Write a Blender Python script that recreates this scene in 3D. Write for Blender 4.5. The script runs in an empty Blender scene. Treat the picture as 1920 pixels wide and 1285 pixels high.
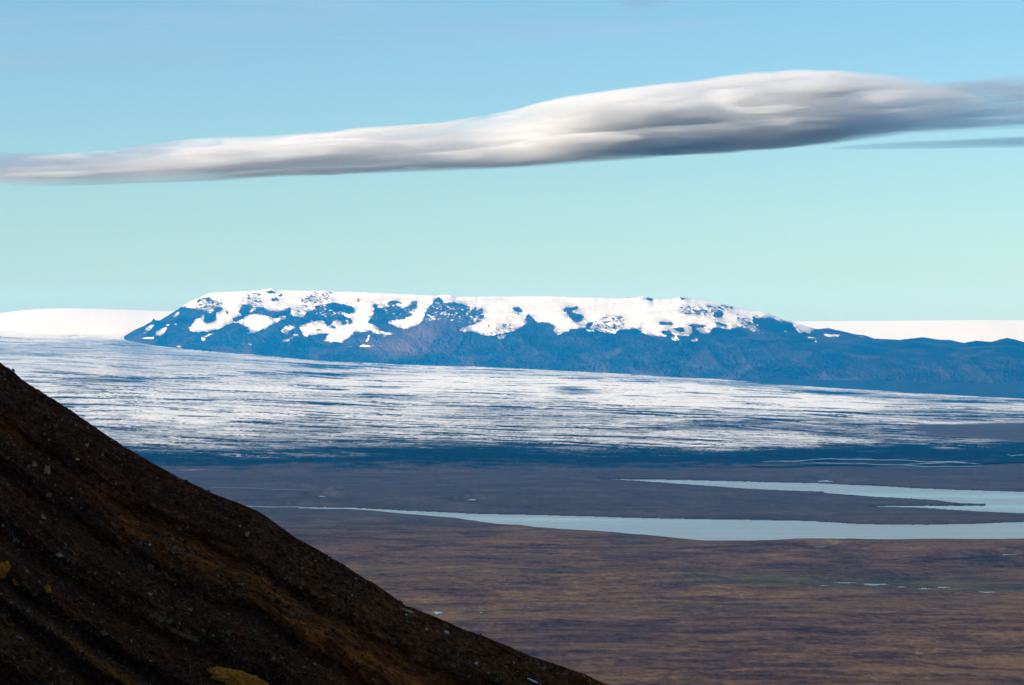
import bpy, math, random
import numpy as np

sc = bpy.context.scene
C = sc.collection

# ------------------------------------------------------------------ camera
F = 5444.0            # focal length in pixels of the 1920 px wide photograph
H = 400.0             # camera height above the plain, metres
R0 = 620.0            # row of the level horizon
cam_d = bpy.data.cameras.new('camera')
cam = bpy.data.objects.new('camera', cam_d)
C.objects.link(cam)
cam.location = (0, 0, H)
cam.rotation_euler = (math.radians(90), 0, 0)
cam_d.sensor_width = 36.0
cam_d.lens = 36.0 * F / 1920.0
cam_d.shift_y = -(642.5 - R0) / 1920.0
cam_d.clip_start = 1.0
cam_d.clip_end = 200000.0
sc.camera = cam

# ------------------------------------------------------------------ sky, sun, exposure
SUN_EL = 23.0
SUN_AZ = 247.0        # compass-like, clockwise from +Y (the view direction): left and a little behind
az, el = math.radians(SUN_AZ), math.radians(SUN_EL)
SUN = (math.sin(az) * math.cos(el), math.cos(az) * math.cos(el), math.sin(el))
world = bpy.data.worlds.new('World')
sc.world = world
world.use_nodes = True
wn = world.node_tree.nodes
wl = world.node_tree.links
bg = wn['Background']
sky = wn.new('ShaderNodeTexSky')
sky.sky_type = 'NISHITA'
sky.sun_disc = False
sky.sun_elevation = el
sky.sun_rotation = az
sky.altitude = 1200
sky.air_density = 1.0
sky.dust_density = 0.6
sky.ozone_density = 2.0
tint = wn.new('ShaderNodeMix')
tint.data_type = 'RGBA'
tint.blend_type = 'MULTIPLY'
tint.inputs['Factor'].default_value = 1.0
tint.inputs['B'].default_value = (0.71, 0.955, 1.08, 1)
wl.new(sky.outputs['Color'], tint.inputs['A'])
wl.new(tint.outputs['Result'], bg.inputs['Color'])
bg.inputs['Strength'].default_value = 0.07

sd = bpy.data.lights.new('sun', 'SUN')
sd.energy = 4.3
sd.angle = math.radians(0.53)
sd.color = (1.0, 0.87, 0.70)
sun = bpy.data.objects.new('sun', sd)
C.objects.link(sun)
from mathutils import Vector
sun.rotation_euler = Vector(SUN).to_track_quat('Z', 'Y').to_euler()
sun.location = (-3000, -1000, 3000)

sc.view_settings.view_transform = 'Standard'
sc.view_settings.look = 'None'
sc.view_settings.gamma = 1.0
sc.view_settings.exposure = 0.9
sc.cycles.volume_bounces = 10
sc.cycles.max_bounces = 16
sc.cycles.diffuse_bounces = 2
sc.cycles.glossy_bounces = 2
sc.cycles.use_denoising = True
sc.cycles.sample_clamp_indirect = 6

# ------------------------------------------------------------------ helpers
def pw(px, row, Y):
    """world point seen at photograph pixel (px,row) at distance Y"""
    return ((px - 960.0) / F * Y, Y, H - (row - R0) / F * Y)

def gy(row, z=0.0):
    """distance at which a level surface of height z is seen at a row"""
    return (H - z) * F / (row - R0)

def _hash(ix, iy, seed):
    n = (ix.astype(np.int64) * 374761393 + iy.astype(np.int64) * 668265263 + seed * 2147483647 // 7) & 0xffffffff
    n = ((n ^ (n >> 13)) * 1274126177) & 0xffffffff
    n = ((n ^ (n >> 16)) * 2246822519) & 0xffffffff
    return ((n ^ (n >> 15)) & 0xffffff) / float(0xffffff)

def noise(x, y, seed=0):
    x = np.asarray(x, float); y = np.asarray(y, float)
    ix = np.floor(x); iy = np.floor(y)
    fx = x - ix; fy = y - iy
    ix = ix.astype(np.int64); iy = iy.astype(np.int64)
    sx = fx * fx * fx * (fx * (fx * 6 - 15) + 10)
    sy = fy * fy * fy * (fy * (fy * 6 - 15) + 10)
    a = _hash(ix, iy, seed); b = _hash(ix + 1, iy, seed)
    c = _hash(ix, iy + 1, seed); d = _hash(ix + 1, iy + 1, seed)
    return (a * (1 - sx) + b * sx) * (1 - sy) + (c * (1 - sx) + d * sx) * sy   # 0..1

def fbm(x, y, oct=5, seed=0, gain=0.5, lac=2.03):
    s = 0.0; a = 1.0; t = 0.0
    for i in range(oct):
        s = s + a * (noise(x, y, seed + i * 17) * 2 - 1)
        t += a
        a *= gain; x = x * lac + 13.7; y = y * lac + 7.3
    return s / t

def ridged(x, y, oct=5, seed=0, gain=0.5):
    s = 0.0; a = 1.0; t = 0.0
    for i in range(oct):
        s = s + a * (1 - np.abs(noise(x, y, seed + i * 31) * 2 - 1) * 2)
        t += a
        a *= gain; x = x * 2.07 + 5.1; y = y * 2.07 + 9.9
    return s / t

def sstep(a, b, x):
    t = np.clip((x - a) / (b - a), 0, 1)
    return t * t * (3 - 2 * t)

def inpoly(x, y, poly):
    inside = np.zeros(np.shape(x), bool)
    n = len(poly)
    px = [p[0] for p in poly]; py = [p[1] for p in poly]
    bb = (x >= min(px)) & (x <= max(px)) & (y >= min(py)) & (y <= max(py))
    if not bb.any():
        return inside
    X = x[bb]; Y = y[bb]; ins = np.zeros(X.shape, bool)
    j = n - 1
    for i in range(n):
        xi, yi, xj, yj = px[i], py[i], px[j], py[j]
        if yi != yj:
            c = ((yi > Y) != (yj > Y)) & (X < (xj - xi) * (Y - yi) / (yj - yi) + xi)
            ins ^= c
        j = i
    inside[bb] = ins
    return inside

def polydist(x, y, poly, closed=True):
    d = np.full(np.shape(x), 1e9)
    n = len(poly)
    for i in range(n if closed else n - 1):
        ax, ay = poly[i]; bx, by = poly[(i + 1) % n]
        vx, vy = bx - ax, by - ay
        L = vx * vx + vy * vy + 1e-9
        t = np.clip(((x - ax) * vx + (y - ay) * vy) / L, 0, 1)
        d = np.minimum(d, np.hypot(x - ax - t * vx, y - ay - t * vy))
    return d

def mesh_obj(name, verts, quads, mat, smooth=True, attrs=None, parent=None, tris=None):
    me = bpy.data.meshes.new(name)
    v = np.ascontiguousarray(verts, dtype=np.float32).reshape(-1, 3)
    me.vertices.add(len(v)); me.vertices.foreach_set('co', v.ravel())
    if quads is not None and len(quads):
        q = np.ascontiguousarray(quads, dtype=np.int32); k = 4
    else:
        q = np.ascontiguousarray(tris, dtype=np.int32); k = 3
    nf = len(q)
    me.loops.add(nf * k); me.loops.foreach_set('vertex_index', q.ravel())
    me.polygons.add(nf)
    me.polygons.foreach_set('loop_start', np.arange(0, nf * k, k, dtype=np.int32))
    me.polygons.foreach_set('loop_total', np.full(nf, k, dtype=np.int32))
    me.polygons.foreach_set('use_smooth', np.full(nf, bool(smooth)))
    me.update(calc_edges=True)
    for an, av in (attrs or {}).items():
        av = np.asarray(av, np.float32)
        if av.ndim > 1 and av.shape[-1] == 3:
            a = me.attributes.new(an, 'FLOAT_VECTOR', 'POINT')
            a.data.foreach_set('vector', np.ascontiguousarray(av).ravel())
        else:
            a = me.attributes.new(an, 'FLOAT', 'POINT')
            a.data.foreach_set('value', np.ascontiguousarray(av).ravel())
    if mat: me.materials.append(mat)
    o = bpy.data.objects.new(name, me)
    C.objects.link(o)
    if parent: o.parent = parent
    return o

def grid_quads(nr, nc, wrap=False):
    i = np.arange(nr - 1)[:, None]; j = np.arange(nc - 1)[None, :]
    a = i * nc + j
    return np.stack([a, a + 1, a + nc + 1, a + nc], -1).reshape(-1, 4)

def tag(o, label=None, cat=None, group=None, kind=None):
    if label: o['label'] = label
    if cat: o['category'] = cat
    if group: o['group'] = group
    if kind: o['kind'] = kind
    return o

class Mat:
    def __init__(s, name):
        s.m = bpy.data.materials.new(name); s.m.use_nodes = True
        s.n = s.m.node_tree.nodes; s.l = s.m.node_tree.links
        s.b = s.n['Principled BSDF']; s.out = s.n['Material Output']
        s.b.inputs['Roughness'].default_value = 0.9
        s.b.inputs['Specular IOR Level'].default_value = 0.0
    def node(s, t, **k):
        x = s.n.new(t)
        for a, b in k.items(): setattr(x, a, b)
        return x
    def set(s, sock, v):
        if hasattr(v, 'is_output') or isinstance(v, bpy.types.NodeSocket): s.l.new(v, sock)
        else: sock.default_value = v
    def attr(s, name):
        x = s.node('ShaderNodeAttribute'); x.attribute_name = name
        return x
    def coord(s, scale=(1, 1, 1), rot=(0, 0, 0), src=None):
        if src is None:
            tc = s.node('ShaderNodeTexCoord'); src = tc.outputs['Object']
        mp = s.node('ShaderNodeMapping')
        mp.inputs['Rotation'].default_value = rot
        mp.vector_type = 'TEXTURE' if False else 'POINT'
        s.l.new(src, mp.inputs['Vector'])
        mp2 = s.node('ShaderNodeMapping')
        mp2.inputs['Scale'].default_value = scale
        s.l.new(mp.outputs[0], mp2.inputs['Vector'])
        return mp2.outputs[0]
    def noise(s, vec, scale=1.0, detail=6, rough=0.55, dist=0.0, lac=2.0):
        x = s.node('ShaderNodeTexNoise')
        x.inputs['Scale'].default_value = scale; x.inputs['Detail'].default_value = detail
        x.inputs['Roughness'].default_value = rough; x.inputs['Distortion'].default_value = dist
        x.inputs['Lacunarity'].default_value = lac
        s.l.new(vec, x.inputs['Vector'])
        return x.outputs['Fac']
    def math(s, op, a, b=None, c=None, clamp=False):
        x = s.node('ShaderNodeMath', operation=op, use_clamp=clamp)
        s.set(x.inputs[0], a)
        if b is not None: s.set(x.inputs[1], b)
        if c is not None: s.set(x.inputs[2], c)
        return x.outputs[0]
    def ramp(s, fac, stops, interp='LINEAR'):
        x = s.node('ShaderNodeValToRGB'); cr = x.color_ramp; cr.interpolation = interp
        while len(cr.elements) < len(stops): cr.elements.new(0.5)
        for e, (p, c) in zip(cr.elements, stops):
            e.position = p
            e.color = (c, c, c, 1) if isinstance(c, (int, float)) else (*c, 1)
        s.l.new(fac, x.inputs['Fac'])
        return x.outputs['Color']
    def mr(s, v, a, b, c=0.0, d=1.0, smooth=False):
        x = s.node('ShaderNodeMapRange'); x.clamp = True
        if smooth: x.interpolation_type = 'SMOOTHSTEP'
        s.set(x.inputs['Value'], v)
        x.inputs['From Min'].default_value = a; x.inputs['From Max'].default_value = b
        x.inputs['To Min'].default_value = c; x.inputs['To Max'].default_value = d
        return x.outputs['Result']
    def mix(s, f, a, b, blend='MIX'):
        x = s.node('ShaderNodeMix', data_type='RGBA', blend_type=blend)
        s.set(x.inputs['Factor'], f)
        for k, v in (('A', a), ('B', b)):
            if isinstance(v, tuple): v = (*v, 1)
            s.set(x.inputs[k], v)
        return x.outputs['Result']
    def bump(s, h, strength=0.5, dist=1.0):
        x = s.node('ShaderNodeBump'); x.inputs['Strength'].default_value = strength
        x.inputs['Distance'].default_value = dist
        s.l.new(h, x.inputs['Height']); s.l.new(x.outputs[0], s.b.inputs['Normal'])
    def color(s, c):
        s.set(s.b.inputs['Base Color'], c if not isinstance(c, tuple) else (*c, 1))

def interp(pts, x):
    a = np.array(pts, float)
    return np.interp(x, a[:, 0], a[:, 1])

def smooth2(a, nr, nc):
    for n, ax in ((nr, 0), (nc, 1)):
        if n < 2: continue
        k = np.hanning(n + 2)[1:-1]; k = k / k.sum(); p = n // 2
        pad = [(0, 0), (0, 0)]; pad[ax] = (p, n - 1 - p)
        b = np.pad(a, pad, 'edge'); out = 0
        for i in range(n):
            out = out + k[i] * (b[i:i + a.shape[0]] if ax == 0 else b[:, i:i + a.shape[1]])
        a = out
    return a

# traced coordinate windows (origin and zoom of the enlargements the outlines were read from)
WIN = {'A': (220, 530, 6.4), 'B': (500, 530, 6.4), 'C': (780, 530, 6.4), 'D': (1060, 540, 6.4), 'E': (1340, 550, 6.0)}
def tr(k, pts):
    ox, oy, z = WIN[k]
    return [(ox + a / z, oy + b / z) for a, b in pts]

# ------------------------------------------------------------------ shared profiles of the far terrain
CREST = [(180, 668), (205, 656), (220, 642), (231, 632), (250, 620), (270, 611), (284, 603), (288, 597), (292, 601), (300, 601), (325, 585.6), (344, 573),
         (360, 564), (375, 557.5), (394, 549.7), (420, 548), (450, 546.6), (480, 545), (500, 542), (509, 541), (525, 544.4), (606, 545.6),
         (669, 548), (731, 550.6), (800, 553.8), (818, 555), (826, 553.6), (832, 552.8), (845, 553), (856, 557), (937, 556), (1031, 556),
         (1094, 558), (1156, 560), (1190, 559), (1200, 556.5), (1212, 556), (1225, 560.6), (1262, 560), (1275, 557), (1284, 557),
         (1297, 560.6), (1350, 569), (1397, 580), (1439, 587.5), (1468, 599), (1490, 605), (1510, 611), (1532, 617.5), (1552, 615.5),
         (1578, 621), (1603, 627), (1623, 629.4), (1639, 635), (1687, 637.5), (1712, 634.5), (1729, 632.3), (1758, 637), (1781, 637.6), (1807, 643.3),
         (1829, 639), (1858, 641.4), (1872, 637.5), (1887, 633.6), (1907, 637.5), (1920, 642), (1990, 636), (2080, 645), (2200, 650), (2400, 655)]
FOOT = [(180, 670), (205, 662), (220, 655), (231, 650), (262, 649), (275, 650), (306, 656), (356, 661), (419, 666), (512, 673), (606, 682), (700, 686), (800, 690), (906, 693),
        (1062, 701), (1219, 709), (1350, 716), (1461, 726), (1655, 738), (1752, 744), (1920, 753), (2100, 757), (2400, 760)]
KF = 1.5
FOOTY = [(a, b * KF) for a, b in [(-600, 25500), (226, 24500), (300, 23600), (500, 22300), (800, 20800), (1100, 19300), (1400, 17800), (1920, 16300), (2400, 15800)]]
_fy = np.arange(-900, 2700, 10.0)
_fv = np.interp(_fy, [p[0] for p in FOOTY], [p[1] for p in FOOTY])
_k = np.hanning(43)[1:-1]; _k = _k / _k.sum()
_fv = np.convolve(np.pad(_fv, 20, 'edge'), _k, 'valid')
FOOTY = list(zip(_fy, _fv))
CAP = [(-600, 640), (-300, 612), (0, 588), (60, 580), (130, 578), (200, 580), (320, 584), (600, 590), (1400, 604), (1500, 603), (1650, 602), (1850, 600), (1920, 601), (2100, 603), (2400, 612)]
TOE = [(-600, 884), (0, 884), (300, 884), (640, 888), (900, 884), (1000, 874), (1250, 866), (1500, 862), (1700, 858), (1920, 852), (2400, 850)]

# lake outlines on the plain (level z=0), photograph pixels
LAKE_NEAR = [(560, 951.5), (666, 953), (772, 958.5), (896, 964), (1034, 966.8), (1240, 972.8), (1400, 975), (1523, 977.2), (1612, 983.2), (1715, 984.5), (1824, 983), (1877, 980),
             (1925, 979), (2300, 976), (2300, 1012), (1920, 1012.5), (1622, 1013.6), (1600, 1012.6), (1541, 1013), (1487, 1013.6), (1460, 1015), (1410, 1016.4), (1328, 1016), (1290, 1013), (1240, 1008), (1155, 1000.5),
             (1034, 993), (932, 984), (854, 973), (765, 965.4), (700, 959), (645, 955.5), (560, 953.2)]
LAKE_FAR = [(1135, 899), (1240, 899.8), (1438, 904.5), (1530, 907), (1630, 911), (1736, 917), (1920, 923), (2300, 932), (2300, 990), (1920, 964), (1807, 958.5),
            (1736, 953.5), (1690, 952), (1640, 951), (1632, 949.6), (1740, 948.6), (1842, 948.6), (1850, 946.2), (1800, 944.5), (1785, 942.7), (1753, 938.5), (1700, 935.5), (1647, 933), (1600, 929),
            (1560, 926.5), (1541, 924.5), (1547, 922.8), (1470, 920.5), (1399, 917), (1300, 909.8), (1200, 902.7)]

def colY(u, Y):
    return (u - 960.0) / F * Y

# ------------------------------------------------------------------ materials of the far terrain
def rock_snow_material():
    M = Mat('snow_and_basalt')
    sn = M.attr('snow').outputs['Fac']
    rk = M.coord((1 / 700., 1 / 700., 1 / 260.), rot=(0, math.radians(-35), 0))
    n1 = M.noise(rk, 1.0, 9, 0.62, 0.8)
    rock = M.ramp(n1, [(0.36, (0.001, 0.002, 0.003)), (0.50, (0.006, 0.006, 0.007)), (0.64, (0.034, 0.026, 0.025))])
    red = M.attr('red').outputs['Fac']
    rock = M.mix(red, rock, (0.085, 0.046, 0.044))
    n2 = M.noise(M.coord((1 / 34., 1 / 60., 1 / 26.), rot=(0, math.radians(-25), 0)), 1.0, 6, 0.7)
    f = M.mr(M.math('ADD', sn, M.math('MULTIPLY', M.math('SUBTRACT', n2, 0.5), 1.3)), 0.34, 0.66)
    snow = M.ramp(M.noise(M.coord((1 / 700., 1 / 700., 1 / 200.)), 1.0, 4, 0.6), [(0.3, (0.70, 0.70, 0.71)), (0.6, (0.88, 0.87, 0.86))])
    snow = M.mix(M.math('MULTIPLY', M.attr('grey').outputs['Fac'], 1.0), snow, (0.20, 0.18, 0.185))
    M.color(M.mix(f, rock, snow))
    M.bump(n2, 0.25, 16.0)
    return M.m

def glacier_material():
    M = Mat('glacier_ice')
    deb = M.attr('debris').outputs['Fac']
    brn = M.attr('plainness').outputs['Fac']
    cap = M.attr('cap').outputs['Fac']
    st = M.attr('streak').outputs['Fac']
    a = M.noise(M.coord((1 / 420., 1 / 230., 0), rot=(0, 0, math.radians(25))), 1.0, 9, 0.72, 0.3)
    b = M.noise(M.coord((1 / 1100., 1 / 300., 0), rot=(0, 0, math.radians(8))), 1.0, 9, 0.70, 0.3)
    c = M.noise(M.coord((1 / 30., 1 / 120., 0)), 1.0, 6, 0.8)
    n = M.math('ADD', M.math('MULTIPLY', a, 0.40), M.math('ADD', M.math('MULTIPLY', b, 0.25), M.math('MULTIPLY', c, 0.35)))
    e = M.noise(M.coord((1 / 160., 1 / 900., 0), rot=(0, 0, math.radians(-30))), 1.0, 6, 0.75, 1.2)
    n = M.math('ADD', M.math('MULTIPLY', n, 0.85), M.math('MULTIPLY', e, 0.15))
    d = M.math('ADD', deb, M.math('ADD', M.math('MULTIPLY', M.math('MULTIPLY', M.math('SUBTRACT', n, 0.5), 2.9), M.mr(M.attr('calm').outputs['Fac'], 0, 1, 1.0, 0.45)), M.math('MULTIPLY', st, 0.42)))
    def lines(sx, sy, ang, wid, dist):
        q = M.noise(M.coord((1 / sx, 1 / sy, 0), rot=(0, 0, math.radians(ang))), 1.0, 6, 0.55, dist)
        return M.mr(M.math('ABSOLUTE', M.math('SUBTRACT', q, 0.5)), 0.0, wid, 1.0, 0.0)
    ln = M.math('ADD', lines(1500., 700., 35, 0.012, 0.5), M.math('MULTIPLY', lines(700., 420., 5, 0.014, 0.3), 0.8))
    vis = M.mr(M.noise(M.coord((1 / 1200., 1 / 900., 0)), 1.0, 3, 0.5), 0.42, 0.58, 0.15, 1.0)
    d = M.math('ADD', d, M.math('MULTIPLY', M.math('MULTIPLY', ln, vis), 0.50))
    d = M.math('ADD', d, M.math('MULTIPLY', M.mr(c, 0.58, 0.66), 0.30))
    d = M.math('SUBTRACT', d, 0.05)
    ice = M.ramp(d, [(0.0, (0.86, 0.86, 0.85)), (0.22, (0.70, 0.71, 0.71)), (0.40, (0.40, 0.43, 0.46)), (0.62, (0.16, 0.18, 0.20)), (0.80, (0.036, 0.050, 0.068)), (1.0, (0.004, 0.012, 0.022))])
    ice = M.mix(brn, ice, M.ramp(n, [(0.35, (0.035, 0.032, 0.034)), (0.65, (0.085, 0.072, 0.066))]))
    ice = M.mix(cap, ice, (0.86, 0.86, 0.85))
    M.color(ice)
    M.b.inputs['Roughness'].default_value = 0.7
    M.bump(M.math('ADD', c, n), 0.35, 14.0)
    return M.m

MAT_MOUNTAIN = rock_snow_material()
MAT_GLACIER = glacier_material()

# ------------------------------------------------------------------ mountain
SNOW_MAIN = (tr('A', [(780, 290), (900, 308), (960, 320), (965, 352), (940, 380), (935, 430), (910, 490), (860, 550), (880, 590), (960, 597), (1100, 575), (1200, 555), (1330, 500), (1440, 478),
                      (1530, 520), (1600, 545), (1480, 575), (1610, 560), (1560, 612), (1650, 600), (1750, 560), (1850, 500), (1905, 480)])
             + tr('B', [(128, 480), (200, 440), (250, 400), (250, 500), (170, 580), (220, 640), (290, 570), (380, 530), (400, 570), (450, 645), (600, 620), (760, 605), (690, 700), (880, 720), (880, 750),
                        (960, 670), (1080, 600), (1390, 620), (1410, 655), (1560, 600), (1545, 532), (1600, 550), (1700, 552), (1850, 490), (1880, 400)])
             + tr('C', [(80, 480), (100, 380), (140, 310), (230, 200), (290, 165), (330, 240), (540, 250), (640, 290), (800, 300), (820, 400), (760, 490), (600, 530), (510, 565), (600, 590), (720, 590),
                        (800, 640), (900, 640), (1000, 620), (1140, 590), (1230, 545), (1350, 490), (1310, 440), (1350, 370), (1400, 410), (1440, 470), (1600, 480), (1660, 520), (1650, 590), (1720, 620)])
             + tr('D', [(0, 535), (80, 490), (210, 480), (250, 520), (320, 530), (400, 520), (510, 540), (600, 545), (640, 495), (780, 490), (850, 485), (940, 545), (1050, 575), (1230, 590), (1150, 540),
                        (1150, 510), (1250, 505), (1290, 560), (1380, 570), (1500, 575), (1530, 500), (1640, 550), (1700, 550), (1780, 480)])
             + tr('E', [(0, 380), (130, 400), (300, 380), (470, 420), (430, 330), (430, 260), (500, 290), (620, 268), (740, 330), (760, 300), (860, 330), (890, 370), (940, 440), (1090, 445), (1130, 402)])
             + [(1525, 560), (1480, 500), (320, 500), (335, 572)])
ROCKS = (
    [tr('A', p) for p in (
        [(955, 205), (1000, 200), (990, 242), (962, 242)], [(1050, 185), (1090, 168), (1100, 205), (1152, 210), (1150, 225), (1060, 228)],
        [(1755, 118), (1820, 98), (1905, 108), (1890, 132), (1820, 135)], [(1855, 190), (1935, 180), (1940, 215), (1862, 228)],
        [(1030, 350), (1080, 330), (1100, 380), (1150, 360), (1170, 300), (1285, 285), (1250, 340), (1190, 370), (1190, 440), (1150, 480), (1090, 490), (1030, 460), (1040, 400)],
        [(950, 320), (1030, 330), (1010, 420), (950, 440), (935, 370)], [(1500, 268), (1560, 280), (1632, 288), (1570, 340), (1500, 392), (1460, 362), (1470, 308)],
        [(1380, 430), (1450, 408), (1560, 368), (1640, 338), (1700, 300), (1760, 288), (1772, 330), (1930, 350), (1930, 430), (1800, 398), (1700, 372), (1600, 390), (1520, 430), (1440, 470), (1390, 470)],
        [(1300, 318), (1312, 318), (1336, 380), (1318, 382)], [(1560, 190), (1600, 178), (1560, 215)])]
    + [tr('B', p) for p in (
        [(0, 350), (120, 360), (200, 320), (290, 300), (300, 340), (262, 400), (150, 400), (90, 440), (50, 410), (0, 400)],
        [(130, 150), (180, 118), (205, 145), (180, 172), (135, 168)], [(60, 200), (90, 184), (140, 188), (120, 215), (65, 228)],
        [(250, 398), (430, 420), (480, 350), (560, 340), (600, 300), (680, 268), (690, 322), (720, 260), (790, 232), (960, 268), (1050, 298), (1072, 340), (1040, 388), (960, 370), (900, 350), (930, 400), (1010, 430),
         (1034, 480), (990, 508), (960, 450), (950, 505), (900, 512), (880, 460), (820, 440), (750, 512), (720, 522), (690, 470), (600, 455), (530, 480), (420, 500), (380, 560), (330, 520), (255, 522)],
        [(1232, 500), (1218, 470), (1280, 380), (1290, 320), (1258, 270), (1322, 248), (1332, 310), (1420, 280), (1470, 228), (1560, 212), (1655, 245), (1530, 268), (1620, 300), (1720, 258), (1805, 250), (1800, 300),
         (1720, 340), (1750, 380), (1650, 432), (1560, 442), (1490, 460), (1470, 492), (1540, 532), (1560, 602), (1390, 592), (1300, 510)],
        [(590, 562), (655, 562), (655, 578), (590, 580)], [(1090, 185), (1118, 190), (1102, 245), (1050, 247), (1085, 235)], [(728, 545), (800, 508), (856, 562), (790, 552)],
        [(850, 604), (970, 556), (900, 594)], [(1725, 242), (1822, 212), (1822, 232), (1745, 252)], [(1210, 560), (1240, 562), (1230, 578)], [(1300, 545), (1330, 540), (1320, 575)],
        [(1100, 600), (1280, 578), (1260, 612), (1130, 620)], [(1010, 600), (1100, 580), (1050, 612)])]
    + [tr('C', p) for p in (
        [(1138, 295), (1170, 308), (1220, 282), (1278, 330), (1262, 358), (1200, 352), (1150, 312)], [(1150, 368), (1252, 368), (1225, 390)], [(1060, 316), (1090, 316), (1080, 324)],
        [(1758, 318), (1830, 302), (1930, 292), (1930, 322), (1850, 336), (1780, 342)], [(1780, 356), (1930, 358), (1940, 400), (1900, 470), (1850, 410)],
        [(1030, 570), (1060, 566), (1050, 585)], [(1120, 555), (1170, 548), (1150, 575)], [(800, 610), (830, 610), (820, 635)], [(890, 575), (915, 572), (905, 592)], [(140, 300), (230, 225), (180, 300)])]
    + [tr('D', p) for p in (
        [(0, 240), (120, 234), (182, 202), (142, 262), (0, 292)], [(0, 290), (70, 284), (180, 320), (244, 340), (190, 400), (140, 418), (90, 402), (30, 322)], [(190, 222), (230, 205), (225, 225)],
        [(275, 415), (335, 418), (300, 500), (235, 500)], [(590, 440), (612, 430), (605, 505), (555, 502)], [(660, 440), (722, 420), (705, 452)],
        [(875, 124), (940, 112), (1052, 126), (1044, 152), (980, 154), (940, 130)], [(1340, 118), (1400, 112), (1488, 132), (1420, 142)], [(980, 262), (1015, 258), (1005, 275)], [(930, 282), (955, 276), (945, 288)],
        [(1110, 406), (1200, 414), (1330, 428), (1290, 446), (1120, 438)], [(1400, 430), (1540, 440), (1700, 438), (1640, 482), (1480, 460)],
        [(1268, 478), (1425, 474), (1425, 510), (1445, 542), (1390, 532), (1290, 502)], [(1520, 460), (1560, 500), (1625, 520), (1520, 565)], [(1665, 208), (1800, 222), (1812, 245), (1680, 228)],
        [(1760, 352), (1790, 300), (1850, 262), (1900, 310), (1870, 358)], [(1780, 398), (1930, 440), (1930, 472), (1800, 440)], [(850, 395), (880, 395), (870, 410)], [(890, 420), (915, 420), (910, 440)],
        [(1010, 470), (1048, 456), (1045, 475)], [(860, 468), (920, 480), (915, 495), (870, 480)], [(795, 460), (815, 455), (805, 478)], [(1340, 420), (1370, 412), (1355, 432)], [(1530, 398), (1565, 390), (1560, 405)],
        [(1370, 300), (1402, 285), (1390, 308)], [(1590, 390), (1615, 388), (1605, 398)])]
    + [tr('E', p) for p in (
        [(100, 150), (200, 148), (225, 185), (190, 175), (150, 158)], [(245, 225), (275, 228), (265, 268), (248, 250)], [(0, 335), (100, 345), (190, 388), (60, 368)], [(340, 318), (390, 322), (430, 370), (380, 365)],
        [(220, 345), (290, 360), (285, 372)], [(390, 262), (440, 255), (440, 275)], [(270, 285), (360, 300), (345, 310)])])
SPECKLE = [tr('A', [(950, 310), (1010, 170), (1180, 140), (1250, 210), (1280, 300), (1100, 380)]), tr('A', [(1480, 260), (1530, 130), (1750, 120), (1720, 300), (1560, 340)]),
           tr('B', [(250, 420), (420, 210), (570, 110), (800, 110), (780, 220), (600, 320), (470, 340), (330, 420)]), tr('C', [(860, 500), (1100, 480), (1190, 560), (1000, 625), (870, 610)]),
           tr('D', [(1330, 230), (1500, 220), (1800, 250), (1780, 340), (1600, 340), (1360, 300)]), tr('E', [(0, 130), (120, 130), (250, 200), (200, 220), (0, 190)]), tr('E', [(220, 270), (360, 270), (500, 420), (300, 380)]),
           tr('D', [(330, 420), (480, 330), (760, 340), (700, 440), (560, 520), (340, 520)])]
ROCKSPECK = [tr('B', [(1380, 300), (1480, 230), (1750, 250), (1800, 330), (1600, 420), (1440, 380)]), tr('C', [(130, 310), (280, 200), (330, 240), (560, 300), (640, 300), (640, 500), (420, 460), (220, 460), (100, 480)]),
             tr('B', [(560, 330), (700, 300), (960, 350), (850, 420), (600, 400)]), tr('C', [(640, 280), (820, 290), (820, 420), (740, 500), (640, 500)]), tr('E', [(480, 330), (560, 380), (540, 470), (380, 420)])]
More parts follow.
